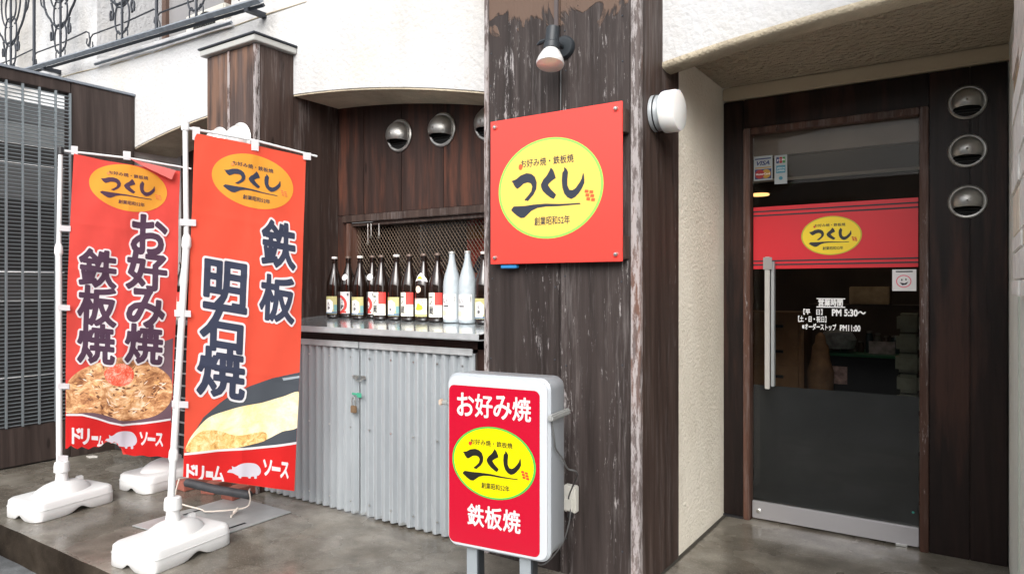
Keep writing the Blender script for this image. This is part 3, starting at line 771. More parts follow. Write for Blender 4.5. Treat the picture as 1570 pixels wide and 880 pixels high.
# ---- gate on the left
t = thing('metal_gate', 'tall dark timber framed gate with a grid of grey louvre bars', 'gate', (XG, 2.2, 0))
gy0, gy1 = 1.62, 2.50; gz0, gz1 = .29, 2.775
sh = MB().box((-.004, gy0 - 2.2, -.0025), (.012, gy1 - 2.2, .0025)); first = None
nb = int((gz1 - gz0) / .0272)
for k in range(nb):
    z = gz0 + .012 + k * .0272
    if first is None:
        first = mk('louvre_bar', sh, plain('pale_gate_metal', (.25, .285, .305), .45, .5), t, local=True, smooth=0); o = first
    else:
        o = first.copy(); C.objects.link(o)
    o.location = (0, 0, z)
first = None
for px in (8.6, 34, 59.5, 84.5, 106.5, -18, -46):
    y = W(px, 300, X=XG).y
    mk('upright_bar', B((XG - .001, y - .006, gz0), (XG + .018, y + .006, gz1)), plain('pale_gate_metal', (.25, .285, .305), .45, .5), t)
zt = 2.86
mk('gate_post', B((XG - .10, 2.515, 0), (XG + .012, YF - .004, zt)), M_GATE, t, bevel=.004)
mk('gate_post', B((XG - .10, 1.50, 0), (XG + .012, gy0 - .002, zt)), M_GATE, t, bevel=.004)
mk('top_beam', B((XG - .10, gy0, gz1 + .003), (XG + .010, 2.513, zt)), M_GATE, t, bevel=.004)
mk('bottom_board', B((XG - .06, gy0, .01), (XG + .008, 2.513, gz0 - .002)), M_GATE, t, bevel=.004)
mk('cap_strip', B((XG - .13, 1.48, zt + .002), (XG + .025, YF - .004, zt + .022)), M_IRON, t, bevel=.002)
t = thing('fence', 'grey board fence standing in shade behind the louvred gate', 'fence', (-6.8, 2, 0))
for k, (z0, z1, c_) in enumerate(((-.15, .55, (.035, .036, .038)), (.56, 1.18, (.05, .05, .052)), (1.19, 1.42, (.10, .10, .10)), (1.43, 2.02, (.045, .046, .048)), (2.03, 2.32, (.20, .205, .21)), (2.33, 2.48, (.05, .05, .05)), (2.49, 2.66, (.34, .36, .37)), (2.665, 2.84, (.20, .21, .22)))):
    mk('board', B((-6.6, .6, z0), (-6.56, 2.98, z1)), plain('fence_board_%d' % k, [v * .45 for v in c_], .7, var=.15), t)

# ---- entrance: stucco head, soffit, beam, side wall, right wall
t = thing('entrance_head_wall', 'white textured stucco wall arching over the glass door entrance', 'wall', (-.5, YF, 2.4))
N = 24; xs = [XP1 - .002 + (1.75 - XP1) * i / N for i in range(N + 1)]
def archR2(x): return archR(x) if x < .24 else 2.425
out = [(x, archR2(x)) for x in xs] + [(xs[-1], 5.2), (xs[0], 5.2)]
mk('stucco_face', MB().prism(out, YF, YF + .10), M_WHITE, t, tri=True, smooth=0)
s = MB(); n1 = N + 1; rows = []
for yy, dz in ((YF - .004, .012), (YF - .006, -.004), (YF + .004, -.016), (YF + .05, -.022), (YF + .102, -.018), (YF + .104, .02)):
    rows += [(x, yy + .0015 * math.sin(x * 70) , archR2(x) + dz + .0022 * math.sin(x * 47 + 1)) for x in xs]
for r in range(5): s.f += [(r * n1 + i, r * n1 + i + 1, (r + 1) * n1 + i + 1, (r + 1) * n1 + i) for i in range(N)]
s.v += [Vector(v) for v in rows]
mk('dirty_lip', s, M_EDGE, t, smooth=60)
mk('soffit_panel', MB().prism([(YF + .09, 2.47), (YF + .09, 2.405), (YF + .45, 2.425), (3.93, 2.425), (3.93, 2.47)], XP1 - .01, .30, 'yz'), M_SOFF, t, smooth=40)
mk('door_head_beam', B((XP1 - .01, 3.925, 2.352), (.14, 4.0, 2.424)), M_BEAM, t, bevel=.006)

t = tag(mk('side_wall', B((XP1 - .10, YF + .205, -.01), (XP1 - .012, 4.10, 2.50)), M_CREAM), 'cream stucco side wall between the near timber pillar and the door', 'wall')
# plinth line of dirt
t = thing('right_side_wall', 'pale stucco wall with stone facing at the far right edge', 'wall', (.13, 2.8, 0))
XR = .132
mk('stucco_core', B((XR, 1.95, -.01), (XR + .3, 4.1, 5.0)), M_RSTUC, t)
mk('corner_bead', MB().tube([(XR - .001, 3.0, 0), (XR - .001, 3.0, 3.6)], .006, 8), plain('greenish_bead', (.52, .55, .48), .6), t)
zj = [1.272, 1.322, 1.411, 1.462, 1.602, 1.684, 1.732, 1.834, 1.923, 1.986, 2.10, 2.33, 2.45, 2.60, 2.72, 2.9]
tm = [M_TILE, M_TILE, M_TILE, M_TILET, M_TILE, M_TILE, M_TILE, M_TILE, M_TILEB, M_TILEP, M_TILEP, M_TILE, M_TILEP, M_TILE, M_TILE]
for k in range(len(zj) - 1):
    y1 = 2.86; L = [.42, .30, .5, .36][k % 4]
    while y1 > 2.0:
        y0 = max(1.95, y1 - L)
        mk('stone', B((XR - .022 - random.uniform(0, .008), y0 + .002, zj[k] + .0015), (XR + .001, y1 - .002, zj[k + 1] - .0015)), tm[k] if y1 > 2.5 else random.choice([M_TILE, M_TILEP, M_TILET]), t, bevel=.003)
        y1 = y0; L = random.uniform(.28, .5)

p = W(1544, 53, X=XR - .003)
t = tag(mk('hook', MB().tube([(XR, p.y, p.z), (XR - .035, p.y, p.z - .004), (XR - .05, p.y, p.z - .012)], [.005, .004, .006], 8), plain('off_white_peg', (.6, .55, .45), .6)), 'small off-white peg sticking out of the right wall under the soffit', 'peg')

# nail heads on the near pillar boards, and the joint line in the floor
np_ = [o_ for o_ in bpy.data.objects if o_.name.startswith('timber_pillar') and o_.location.x > -2][0]
for x in (-1.955, -1.60, -1.545, -1.26):
    for z in (.18, .95, 1.32, 2.30, 2.46):
        mk('nail_head', MB().lathe([(.0045, 0), (.003, .0018)], (x + random.uniform(-.006, .006), YP - .0005, z + random.uniform(-.03, .03)), (0, -1, 0), 8), M_IROND, np_)
struct(mk('floor_joint', MB().add([(XP1 - .004, 2.9, .0035), (XP1 + .012, 2.9, .0035), (XP1 + .010, 3.94, .0035), (XP1 - .010, 3.94, .0035)], [(0, 1, 2, 3)]), plain('dirt_line', (.03, .026, .02), .9)))
q = W(141, 700, Z=.002); tag(mk('paper_scrap', MB().prism([(q.x - .05, q.y - .02), (q.x + .02, q.y - .03), (q.x + .06, q.y + .01), (q.x + .03, q.y + .03), (q.x - .03, q.y + .02)], .002, .006, 'xy'), plain('scrap', (.6, .58, .54), .8)), 'small pale paper scrap on the floor near the gate', 'scrap')

# ================================================================ DOOR
YD = 3.98
t = thing('door_casing', 'dark stained timber casing round the glass door', 'door frame', (-.5, YD, 0))
ct, cl, cr = 2.350, -1.192, .128
mk('left_board', B((cl, YD - .03, .012), (-1.080, YD + .04, ct - .003)), M_CASE, t, bevel=.004)
mk('foot_block', B((cl + .001, YD - .04, .0), (-1.078, YD - .002, .012)), M_BLKP, t)
mk('head_board', B((-1.077, YD - .03, 2.187), (-.187, YD + .04, ct - .003)), M_CASE, t, bevel=.004)
mk('right_board', B((-.185, YD - .03, 0), (-.020, YD + .04, ct - .003)), M_CASE, t, bevel=.003)
mk('right_board', B((-.018, YD - .031, 0), (cr - .002, YD + .04, ct - .003)), M_CASE, t, bevel=.003)
mk('jamb', B((-1.078, YD - .045, 0), (-1.041, YD + .03, 2.184)), M_JAMB, t, bevel=.004)
mk('jamb', B((-.226, YD - .045, 0), (-.188, YD + .03, 2.184)), M_JAMB, t, bevel=.004)
mk('head_jamb', B((-1.039, YD - .044, 2.147), (-.228, YD + .03, 2.184)), M_JAMB, t, bevel=.004)

t = thing('glass_door', 'glass shop door with red logo band, steel kick rail and long handle', 'door', (-.63, YD, 0))
dx0, dx1 = -1.036, -.231
DG = 3.982
mk('glass_pane', B((dx0, DG, .108), (dx1, DG + .010, 2.143)), M_GLASS, t)
mk('smoked_film', B((dx0 + .001, DG + .0115, .11), (dx1 - .001, DG + .013, .752)), M_FILM, t)
kr = mk('kick_rail', B((dx0, DG - .016, .012), (dx1, DG + .020, .107)), plain('kick_rail_aluminium', (.52, .51, .53), .35, .7, bump=.15, bscale=15), t, bevel=.003)
mk('lock_cylinder', MB().lathe([(.013, 0), (.013, .006), (.009, .008)], (dx0 + .035, DG - .016, .055), (0, -1, 0), 16), M_STEEL, kr)
mk('hinge_foot', B((dx1 - .10, DG - .02, .002), (dx1 - .05, DG + .01, .012)), M_STEEL, kr)
h = mk('handle', B((-.958, DG - .062, .742), (-.932, DG - .048, 1.465)), plain('handle_aluminium', (.50, .48, .45), .42, .4), t, bevel=.003)
mk('handle_grip_edge', B((-.929, DG - .046, .755), (-.912, DG - .012, 1.44)), plain('handle_side_grey', (.40, .42, .42), .4, .5), h, bevel=.003)
mk('handle_plate', B((-.965, DG - .066, 1.395), (-.918, DG - .0625, 1.462)), plain('grey_plate', (.28, .27, .26), .5), h, bevel=.001)
fd = lambda h: (lambda x, y: Vector((x, DG - h, y)))
MR_ = plain('door_band_red', (.62, .012, .022), .45)
band = print_on('red_band', [rect2d(dx0 + .003, 1.400, dx1 - .003, 1.745)], fd(.001), MR_, t)
print_on('band_stripe', [rect2d(dx0 + .003, z, dx1 - .003, z + .008) for z in (1.716, 1.693, 1.440, 1.419)], fd(.002), M_BLKP2, band)
logo(band, lambda x, y, h: Vector((x, DG - .002 - h, y)), -.633, 1.572, .148, .103, plain('logo_yellow', (.85, .62, .02), .5), M_BLKP2, plain('logo_olive_rim', (.45, .42, .03), .5), plain('seal_red', (.6, .06, .02), .5))
# opening hours
def dpx(px0, py0, px1, py1):
    a = W(px0, py1, Y=DG); b = W(px1, py0, Y=DG); return a.x, a.z, b.x, b.z
T = [bold2d('営業時間', *dpx(1255, 459, 1292, 469), .03, 180), bold2d('【平　日】', *dpx(1232, 474, 1261, 482), .03, 200), bold2d('PM 5:30～', *dpx(1276, 475, 1327, 484), .04, 160),
     bold2d('【土・日・祝日】', *dpx(1224, 485, 1267, 493), .03, 260), bold2d('※オーダーストップ', *dpx(1230, 497, 1282, 505), .03, 280), bold2d('PM11:00', *dpx(1288, 499, 1319, 507), .03, 160)]
for a in (457.5, 470.2):
    q = dpx(1252, a, 1296, a + 1.0); T.append(rect2d(*q))
print_on('opening_hours_lettering', T, fd(.0015), M_WHITEP, t)
# stickers
def sticker(name, box, mat, lab=None):
    return print_on(name, [rect2d(*box)], fd(.001), mat, t, label=lab)
MSW = plain('sticker_white', (.34, .37, .38), .4)
b1 = dpx(1156, 238, 1184.5, 278); s1 = sticker('payment_sticker', b1, MSW, 'card payment sticker with dark blue lettering over red and yellow discs')
def sub(b, u0, v0, u1, v1): return (b[0] + (b[2] - b[0]) * u0, b[1] + (b[3] - b[1]) * v0, b[0] + (b[2] - b[0]) * u1, b[1] + (b[3] - b[1]) * v1)
Mnavy = plain('sticker_navy', (.02, .03, .12), .5); Mgold = plain('sticker_gold', (.40, .22, .02), .5); Mred2 = plain('sticker_red', (.30, .012, .012), .5); Mteal = plain('sticker_teal', (.04, .20, .28), .5); Mgrn = plain('sticker_green', (.03, .20, .05), .5)
print_on('sticker_lettering', [text2d('VISA', *sub(b1, .15, .62, .85, .80), .03, shear=.3), rect2d(*sub(b1, .06, .86, .92, .91))], fd(.002), Mnavy, s1)
print_on('sticker_stripe', [rect2d(*sub(b1, .06, .50, .92, .54))], fd(.002), Mgold, s1)
print_on('sticker_field', [rect2d(*sub(b1, .06, .06, .94, .46))], fd(.002), Mnavy, s1)
q = sub(b1, .32, .26, .66, .26); rr = (b1[2] - b1[0]) * .25
print_on('sticker_disc', [ell2d(q[2], q[1], rr, rr, 24)], fd(.0027), Mgold, s1); print_on('sticker_disc', [ell2d(q[0], q[1], rr, rr, 24)], fd(.0034), Mred2, s1)
print_on('sticker_lettering', [text2d('MasterCard', *sub(b1, .12, .22, .86, .30), .01)], fd(.0042), M_WHITEP, s1)
b2 = dpx(1187.5, 237, 1207, 283); s2 = sticker('payment_sticker', b2, MSW, 'narrow card payment sticker with three emblems')
for i, m in enumerate((Mnavy, Mred2, Mgrn)): print_on('emblem_bar', [poly2d(rrect(*sub(b2, .14 + i * .25, .72, .36 + i * .25, .93), .003))], fd(.002), m, s2)
print_on('emblem_lettering', [text2d('JCB', *sub(b2, .18, .79, .82, .86), .01)], fd(.0028), M_WHITEP, s2)
print_on('emblem_field', [rect2d(*sub(b2, .14, .38, .86, .64))], fd(.002), Mteal, s2)
print_on('emblem_lettering', [text2d('AMERICAN', *sub(b2, .2, .52, .8, .58), .0), text2d('EXPRESS', *sub(b2, .2, .43, .8, .49), .0)], fd(.0028), M_WHITEP, s2)
print_on('emblem_ring', [ell2d(sub(b2, .5, .2, 0, 0)[0], sub(b2, .5, .2, 0, 0)[1], .010, .010, 20)], fd(.002), Mteal, s2)
b3 = dpx(1368, 413, 1405, 446); s3 = sticker('notice_sticker', b3, plain('sticker_pale', (.70, .68, .68), .5), 'square white sticker with a pink ring round a black mark')
cx, cy = sub(b3, .48, .45, 0, 0)[:2]; Mpk = plain('sticker_pink', (.75, .16, .22), .5)
print_on('sticker_ring', [ell2d(cx, cy, .034, .032, 30)], fd(.002), Mpk, s3); print_on('sticker_disc', [ell2d(cx, cy, .029, .027, 30)], fd(.0027), plain('sticker_pale', (.7, .68, .68), .5), s3)
print_on('sticker_mark', [poly2d([(cx - .018, cy - .006), (cx - .006, cy - .02), (cx + .012, cy - .016), (cx + .02, cy - .002), (cx + .004, cy - .010)]), ell2d(cx - .008, cy + .007, .003, .006, 10), ell2d(cx + .010, cy + .009, .003, .006, 10), rect2d(*sub(b3, .15, .88, .85, .93))], fd(.0034), M_BLKP2, s3)
print_on('sticker_dot', [ell2d(W(1400, 785, Y=DG).x, W(1400, 785, Y=DG).z, .006, .006, 12)], fd(.001), plain('teal_dot', (.02, .25, .2), .5), t)

# ---- dim interior behind the door
t = thing('shop_interior', 'dim brown shop interior seen through the glass door', 'room', (0, 6, 0))
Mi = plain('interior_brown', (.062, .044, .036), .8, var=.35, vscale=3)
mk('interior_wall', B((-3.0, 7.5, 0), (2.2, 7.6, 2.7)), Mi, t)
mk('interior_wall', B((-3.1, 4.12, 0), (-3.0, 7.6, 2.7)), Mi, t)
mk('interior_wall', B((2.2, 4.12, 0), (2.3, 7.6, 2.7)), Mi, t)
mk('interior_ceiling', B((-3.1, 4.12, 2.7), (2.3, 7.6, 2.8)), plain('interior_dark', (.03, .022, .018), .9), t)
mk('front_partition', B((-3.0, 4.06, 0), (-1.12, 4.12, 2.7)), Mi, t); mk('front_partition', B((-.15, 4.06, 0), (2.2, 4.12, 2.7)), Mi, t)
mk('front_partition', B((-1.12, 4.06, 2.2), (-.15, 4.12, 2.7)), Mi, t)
def at(px, py, Y): return W(px, py, Y=Y)
mk('interior_lintel', B((-1.115, 4.035, 2.035), (-.155, 4.11, 2.19)), plain('pinkish_plaster', (.62, .51, .44), .7, var=.08), t)
mk('interior_beam', B((-1.8, 4.9, 2.02), (.8, 5.0, 2.20)), plain('grey_beam', (.07, .066, .063), .7), t)
mk('beam_edge', B((-1.8, 4.885, 2.015), (.8, 4.899, 2.035)), plain('pale_edge', (.4, .39, .38), .6), t)
# shelf cabinet left
a = at(1155, 490, 5.2); b = at(1232, 600, 5.2)
t = thing('wooden_cabinet', 'orange-brown wooden drawer cabinet inside, left behind the door glass', 'cabinet', (a.x, 5.2, 0))
Mo = plain('orange_wood', (.30, .16, .075), .5, var=.25, vscale=9)
mk('carcass', B((a.x - .2, 5.2, 0), (b.x, 5.5, 1.12)), Mo, t, bevel=.01)
for k in range(5): 
    d = mk('drawer_front', B((a.x - .17, 5.185, .22 + k * .18), (b.x - .03, 5.198, .38 + k * .18)), Mo, t, bevel=.004)
    mk('pull', B(((a.x + b.x) / 2 - .04, 5.172, .29 + k * .18), ((a.x + b.x) / 2 + .04, 5.184, .31 + k * .18)), M_BLKP, d)
# hanging apron / bag
a = at(1258, 560, 5.0)
t = thing('hanging_bag', 'tan cloth bag hanging near the middle of the door glass', 'bag', (a.x, 5.0, a.z))
mk('bag_body', MB().lathe([(.008, .22), (.030, .20), (.036, .15), (.050, .13), (.060, .04), (.085, -.04), (.080, -.16), (.055, -.24)], (a.x, 5.0, a.z), (0, 0, 1), 12), plain('tan_cloth', (.22, .12, .06), .8, var=.35, vscale=12), t)
a = at(1285, 520, 5.3)
t = thing('pale_bundle', 'pale rounded bundle on a dark counter inside', 'bundle', (a.x, 5.3, a.z))
mk('wrapped_top', MB().lathe([(.02, .07), (.09, .05), (.12, 0), (.10, -.06)], (a.x, 5.3, a.z), (0, 0, 1), 14), plain('pale_bundle', (.38, .40, .40), .7, var=.4, vscale=20), t)
a = at(1268, 545, 5.25); b = at(1385, 604, 5.25)
t = thing('inner_counter', 'dark counter with green edged cloth behind the door glass', 'counter', ((a.x + b.x) / 2, 5.3, 0))
mk('counter_body', B((a.x, 5.25, 0), (b.x, 5.7, a.z)), plain('charcoal_cloth', (.015, .017, .02), .8), t, bevel=.02)
mk('green_edge', B((a.x - .01, 5.24, a.z + .002), (b.x + .01, 5.71, a.z + .02)), plain('dark_green', (.02, .16, .07), .6), t)
a = at(1284, 575, 5.2); tag(mk('picture_card', B((a.x - .06, 5.20, a.z - .06), (a.x + .06, 5.21, a.z + .06)), plain('card_print', (.5, .33, .30), .6, var=.6, vscale=25)), 'small picture card on the front of the inner dark counter', 'card')
a = at(1352, 536, 5.35); tag(mk('picture_card', B((a.x - .08, 5.35, a.z - .055), (a.x + .08, 5.36, a.z + .055)), plain('card_print_pale', (.6, .5, .48), .6, var=.4, vscale=25)), 'pale picture card standing on top of the inner dark counter', 'card')
a = at(1392, 606, 4.9); 
t = thing('paper_stack', 'leaning stack of pale folded papers inside, right behind the door glass', 'stack', (a.x, 4.9, 0))
for k in range(9): mk('folded_paper', B((a.x - .07 + .004 * (k % 3), 4.9, .02 + .125 * k), (a.x + .07 - .005 * (k % 2), 5.05, .135 + .125 * k)), plain('pale_paper', (.30, .31, .24), .8, var=.2, vscale=20), t, bevel=.02)
a = at(1330, 452, 5.6); t = tag(mk('cardboard_box', B((a.x - .12, 5.6, a.z - .07), (a.x + .14, 5.8, a.z + .06)), plain('tan_card', (.50, .36, .22), .8, var=.3, vscale=14), bevel=.006), 'tan box on a dark shelf inside, upper right behind the glass', 'box')
tag(mk('wall_shelf', B((a.x - .4, 5.55, a.z - .10), (a.x + .6, 5.85, a.z - .072)), Mi), 'dark wall shelf carrying the tan box inside', 'shelf')
a = at(1165, 300, 5.6)
t = thing('seen_or_added_lamp', 'small warm lit lamp glimpsed inside at the upper left of the glass', 'lamp', a)
e_ = plain('warm_lamp', (1, .6, .25), .5); e_.node_tree.nodes['Principled BSDF'].inputs['Emission Color'].default_value = (1, .55, .2, 1); e_.node_tree.nodes['Principled BSDF'].inputs['Emission Strength'].default_value = 1.6
mk('lamp_disc', MB().lathe([(.07, 0), (.07, .012)], a, (0, 0, 1), 20), e_, t); mk('lamp_rim', MB().lathe([(.085, .013), (.085, .03)], a, (0, 0, 1), 20), M_BLKP, t)

e2 = plain('added_fill_lamp', (1, .8, .6), .5); e2.node_tree.nodes['Principled BSDF'].inputs['Emission Color'].default_value = (1, .82, .62, 1); e2.node_tree.nodes['Principled BSDF'].inputs['Emission Strength'].default_value = 32  # for two lamps added out of view to brighten the shop interior
for k, (x, y, lab) in enumerate(((-.9, 4.75, 'added unseen fill lamp inside the shop, nearest the door'), (-.9, 6.3, 'added unseen fill lamp farther back inside the shop'))):
    t = thing('seen_or_added_lamp', lab, 'lamp', (x, y, 2.66)); mk('lamp_disc', MB().lathe([(.08, 0), (.08, .012)], (x, y, 2.66), (0, 0, 1), 20), e2, t); mk('lamp_rim', MB().lathe([(.095, .013), (.095, .038)], (x, y, 2.66), (0, 0, 1), 20), M_BLKP, t)

rj = random.Random(3)
for k in range(9):
    a = at(1268 + 13 * k, 532, 5.45); h_ = rj.uniform(.07, .16); r_ = rj.uniform(.018, .032)
    t = thing('glass_jar', ('leftmost', 'second from the left', 'third from the left', 'fourth from the left', 'middle', 'fourth from the right', 'third from the right', 'second from the right', 'rightmost')[k] + ' small jar in the dim row on the inner counter', 'jar', (a.x, 5.45, a.z - .06), 'jars on the inner counter')
    mk('jar_body', MB().lathe([(r_ * .9, 0), (r_, .01), (r_, h_ * .8), (r_ * .7, h_)], (a.x, 5.45, a.z - .06), (0, 0, 1), 12), plain('jar_%d' % (k % 3), ((.20, .18, .15), (.10, .05, .03), (.05, .08, .09))[k % 3], .25), t)
    mk('jar_lid', MB().lathe([(r_ * .72, h_), (r_ * .72, h_ + .012)], (a.x, 5.45, a.z - .06), (0, 0, 1), 12), plain('jar_lid', (.3, .28, .26), .4), t)

# ================================================================ VENTS
def vent(loc, r, lab, mat, rzr=0, group='round steel vent hoods'):
    t = thing('vent_hood', lab, 'vent', loc, group, rz=rzr); LOCAL.add(t.name)
    mk('flange', MB().lathe([(r * .80, 0), (r, 0), (r * 1.0, .006), (r * .93, .012), (r * .84, .010)], (0, 0, 0), (0, -1, 0), 40, False, False), mat, t, local=True)
    h = MB(); n = 32; m = 14; rr = r * .84; dp = r * .74
    for i in range(m + 1):
        a = math.pi / 2 * i / m
        for k in range(n):
            b = 2 * math.pi * k / n
            h.v.append(Vector((rr * math.cos(a) * math.cos(b), -.008 - dp * math.sin(a), rr * math.cos(a) * math.sin(b))))
    for i in range(m):
        for k in range(n):
            f = (i * n + k, i * n + (k + 1) % n, (i + 1) * n + (k + 1) % n, (i + 1) * n + k)
            h.f.append(f)
    hd = mk('hood', h, mat, t, local=True)
    bm = bmesh.new(); bm.from_mesh(hd.data)
    bmesh.ops.bisect_plane(bm, geom=bm.verts[:] + bm.edges[:] + bm.faces[:], plane_co=(0, 0, -rr * .50), plane_no=(0, -.12, -1), clear_outer=True)
    bm.to_mesh(hd.data); bm.free()
    sm = hd.modifiers.new('thickness', 'SOLIDIFY'); sm.thickness = .002
    mk('duct_mouth', MB().lathe([(rr * .98, .001), (rr * .98, .003)], (0, 0, 0), (0, -1, 0), 32), M_BLACKIN, t, local=True)
    g = MB()
    for k in range(3): g.box((-rr * .8, -.012, -rr * (.35 + .2 * k)), (rr * .8, -.006, -rr * (.32 + .2 * k)))
    mk('guard_slats', g, plain('dark_slat', (.03, .03, .03), .5, .5), t, local=True)
    return t
for x, z, lab in ((-3.165, 2.300, 'leftmost steel vent hood on the plank wall above the bottles'), (-2.800, 2.293, 'middle steel vent hood on the plank wall above the bottles'), (-2.435, 2.285, 'steel vent hood above the bottles, half behind the near pillar')):
    vent((x, YB - .001, z), .108, lab, M_HOOD)
for z, lab in ((2.178, 'topmost steel vent hood on the dark casing right of the door'), (1.948, 'middle steel vent hood on the dark casing right of the door'), (1.706, 'lowest steel vent hood on the dark casing right of the door')):
    vent((-.030, YD - .033, z), .080, lab, M_HOOD)
for x, z, lab in ((-4.12, 2.235, 'left vent hood in sky-lit colour on the far pillar just above the front banner'), (-3.895, 2.235, 'right vent hood in sky-lit colour on the far pillar just above the front banner')):
    vent((x, YL - .009, z), .112, lab, M_HOOD_LIT)

# ================================================================ SQUARE WALL SIGN
t = thing('wall_sign', 'square red sign with yellow oval and black brush lettering on the near pillar', 'sign', (-1.54, 2.65, 1.74))
sx0, sx1, sz0, sz1 = -1.918, -1.236, 1.408, 2.085; ys = 2.682
MSR = plain('sign_red', (.74, .052, .038), .30, spec=.6)
pn = mk('panel', B((sx0, ys, sz0), (sx1, ys + .008, sz1)), MSR, t, bevel=.001)
logo(pn, lambda x, y, h: Vector((x, ys - h, y)), -1.597, 1.745, .274, .227, plain('sign_yellow', (.76, .53, .10), .35), plain('sign_ink', (.022, .028, .045), .45),
     plain('sign_green', (.25, .66, .10), .35), plain('sign_seal_red', (.75, .10, .03), .4))
for x in (sx0 + .028, sx1 - .028):
    for z in (sz0 + .030, sz1 - .030):
        s_ = mk('screw', MB().lathe([(.011, 0), (.011, .006), (.007, .012), (.002, .013)], (x, ys - .0005, z), (0, -1, 0), 12), M_STEEL, t)
for z0, z1 in ((sz1 - .13, sz1 - .03), (sz0 + .01, sz0 + .11)):
    mk('mounting_batten', B((sx0 + .03, ys + .010, z0), (sx1 + .008, YP - .002, z1)), M_SIDE, t, bevel=.003)
tag(mk('blue_clip', B((sx0 + .05, ys + .01, sz0 - .020), (sx0 + .14, ys + .035, sz0 - .004)), plain('clip_blue', (.03, .22, .50), .4), bevel=.003), 'small blue clip under the lower left corner of the square red sign', 'clip')

# ================================================================ SPOT LAMP, GLOBE LAMP, CONDUIT, OUTLET
c = W(866, 74, Y=YP)
t = thing('spot_lamp', 'black spotlight with silver reflector bulb on the near pillar above the red sign', 'lamp', c)
mk('wall_plate', MB().lathe([(.052, 0), (.052, .012), (.046, .022), (.02, .024)], c, (0, -1, 0), 32), M_BLKM, t)
mk('arm', MB().tube([(c.x, c.y - .02, c.z), (c.x - .01, c.y - .07, c.z + .005)], .012, 10), M_BLKM, t)
top = W(848, 44, Y=2.64); bot = W(845, 80, Y=2.61)
mk('lamp_housing', MB().lathe([(.026, 0), (.031, .004), (.031, .075), (.036, .082), (.036, .108), (.030, .110)], top, (bot - top), 28), M_BLKM, t)
ax = (bot - top).normalized(); q = top + ax * .108
bl = mk('bulb', MB().lathe([(.029, 0), (.040, .012), (.056, .045), (.062, .066), (.059, .074), (.03, .082), (.004, .084)], q, ax, 32), plain('silver_reflector', (.84, .84, .83), .22, .3, bump=.5, bscale=90), t)
k0 = W(834, 63, Y=2.62); mk('knob', MB().tube([k0 + Vector((.03, 0, 0)), k0 + Vector((.01, 0, 0)), k0 + Vector((-.015, 0, -.004)), k0 + Vector((-.035, 0, -.012))], [.006, .009, .011, .005], 8), M_BLKM, t)
x = W(854, 20, Y=YP).x
tag(mk('conduit', B((x - .011, YP - .010, c.z + .03), (x + .010, YP - .0005, 3.9)), plain('brown_conduit', (.075, .06, .06), .5), bevel=.003), 'flat brown conduit running up the near pillar above the spotlight', 'conduit')
x = W(860, 140, Y=YP).x
tag(mk('cable', MB().tube([(x, YP - .004, c.z - .045), (x + .002, YP - .004, c.z - .12), (x, YP - .004, sz1 - .10)], .0035, 6), M_BLKP), 'thin black cable from the spotlight down behind the square red sign', 'cable')

c = W(1003, 175, X=XP1); c = Vector((XP1 + .001, c.y, c.z))
t = thing('globe_lamp', 'white opal drum wall lamp on the side of the near pillar', 'lamp', c)
mk('lamp_base', MB().lathe([(.080, 0), (.080, .018), (.078, .022), (.078, .045)], c, (1, 0, 0), 36), plain('lamp_grey', (.42, .45, .47), .4, .3), t)
mk('gasket', MB().lathe([(.083, .018), (.083, .024)], c, (1, 0, 0), 36, False, False), M_BLKP, t)
mk('opal_shade', MB().lathe([(.080, .046), (.089, .048), (.091, .056), (.091, .104), (.086, .116), (.070, .121), (.002, .123)], c, (1, 0, 0), 40), M_GLOBE, t)

oc = W(879, 762, Y=YP)
t = thing('outlet_box', 'white outdoor power outlet on the near pillar beside the standing sign', 'outlet', (oc.x, YP, oc.z))
mk('outlet_body', B((oc.x - .032, YP - .035, oc.z - .06), (oc.x + .030, YP - .001, oc.z + .06)), plain('aged_white_plastic', (.58, .57, .52), .5), t, bevel=.005)
mk('outlet_cover', B((oc.x - .026, YP - .052, oc.z - .050), (oc.x + .024, YP - .036, oc.z + .010)), plain('aged_white_plastic', (.6, .6, .55), .5), t, bevel=.006)
mk('plug', MB().lathe([(.014, 0), (.014, .03), (.006, .036)], (oc.x, YP - .03, oc.z - .05), (0, 0, -1), 12), M_BLKP, t)

# ================================================================ STANDING LIGHT-BOX SIGN (local frame: x right, -y towards street)
cc = W(762, 712, Z=None, P=tuple(Vector((0, 0, EYE)) + Vector((-sY, cY, 0)) * 2.68), N=Vector((-sY, cY, 0)))
srz = math.atan2(.118, .993)
t = thing('light_box_sign', 'standing red light-box sign on grey legs with yellow oval and white lettering', 'sign', (cc.x, cc.y, 0), rz=srz); LOCAL.add(t.name)
fz = cc.z
hw, hh, dp = .226, .345, .155
def ringed(p0, p1, y0, y1):
    s = MB(); n = len(p0); s.v = [Vector((a, y0, b)) for a, b in p0] + [Vector((a, y1, b)) for a, b in p1]
    s.f = [(i, (i + 1) % n, n + (i + 1) % n, n + i) for i in range(n)]; return s
bx = MB()
def loop(s_, r, y): return [Vector((a, y, b)) for a, b in rrect(-hw + s_, fz - hh + s_, hw - s_, fz + hh - s_, max(.004, r), 8)]
LS = [(.010, .040, -.002), (.0, .045, .006), (.0, .045, .020), (.006, .042, .024), (.006, .042, dp - .01), (.012, .038, dp)]
for s_, r, y in LS: bx.v += loop(s_, r, y)
n = len(loop(0, .04, 0))
for i in range(len(LS) - 1): bx.f += [(i * n + k, i * n + (k + 1) % n, (i + 1) * n + (k + 1) % n, (i + 1) * n + k) for k in range(n)]
bx.f += [tuple(range(n)), tuple(reversed(range((len(LS) - 1) * n, len(LS) * n)))]
body = mk('sign_housing', bx, plain('pale_grey_housing', (.38, .41, .44), .38, .15, bump=.05, bscale=20), t, local=True, smooth=40)
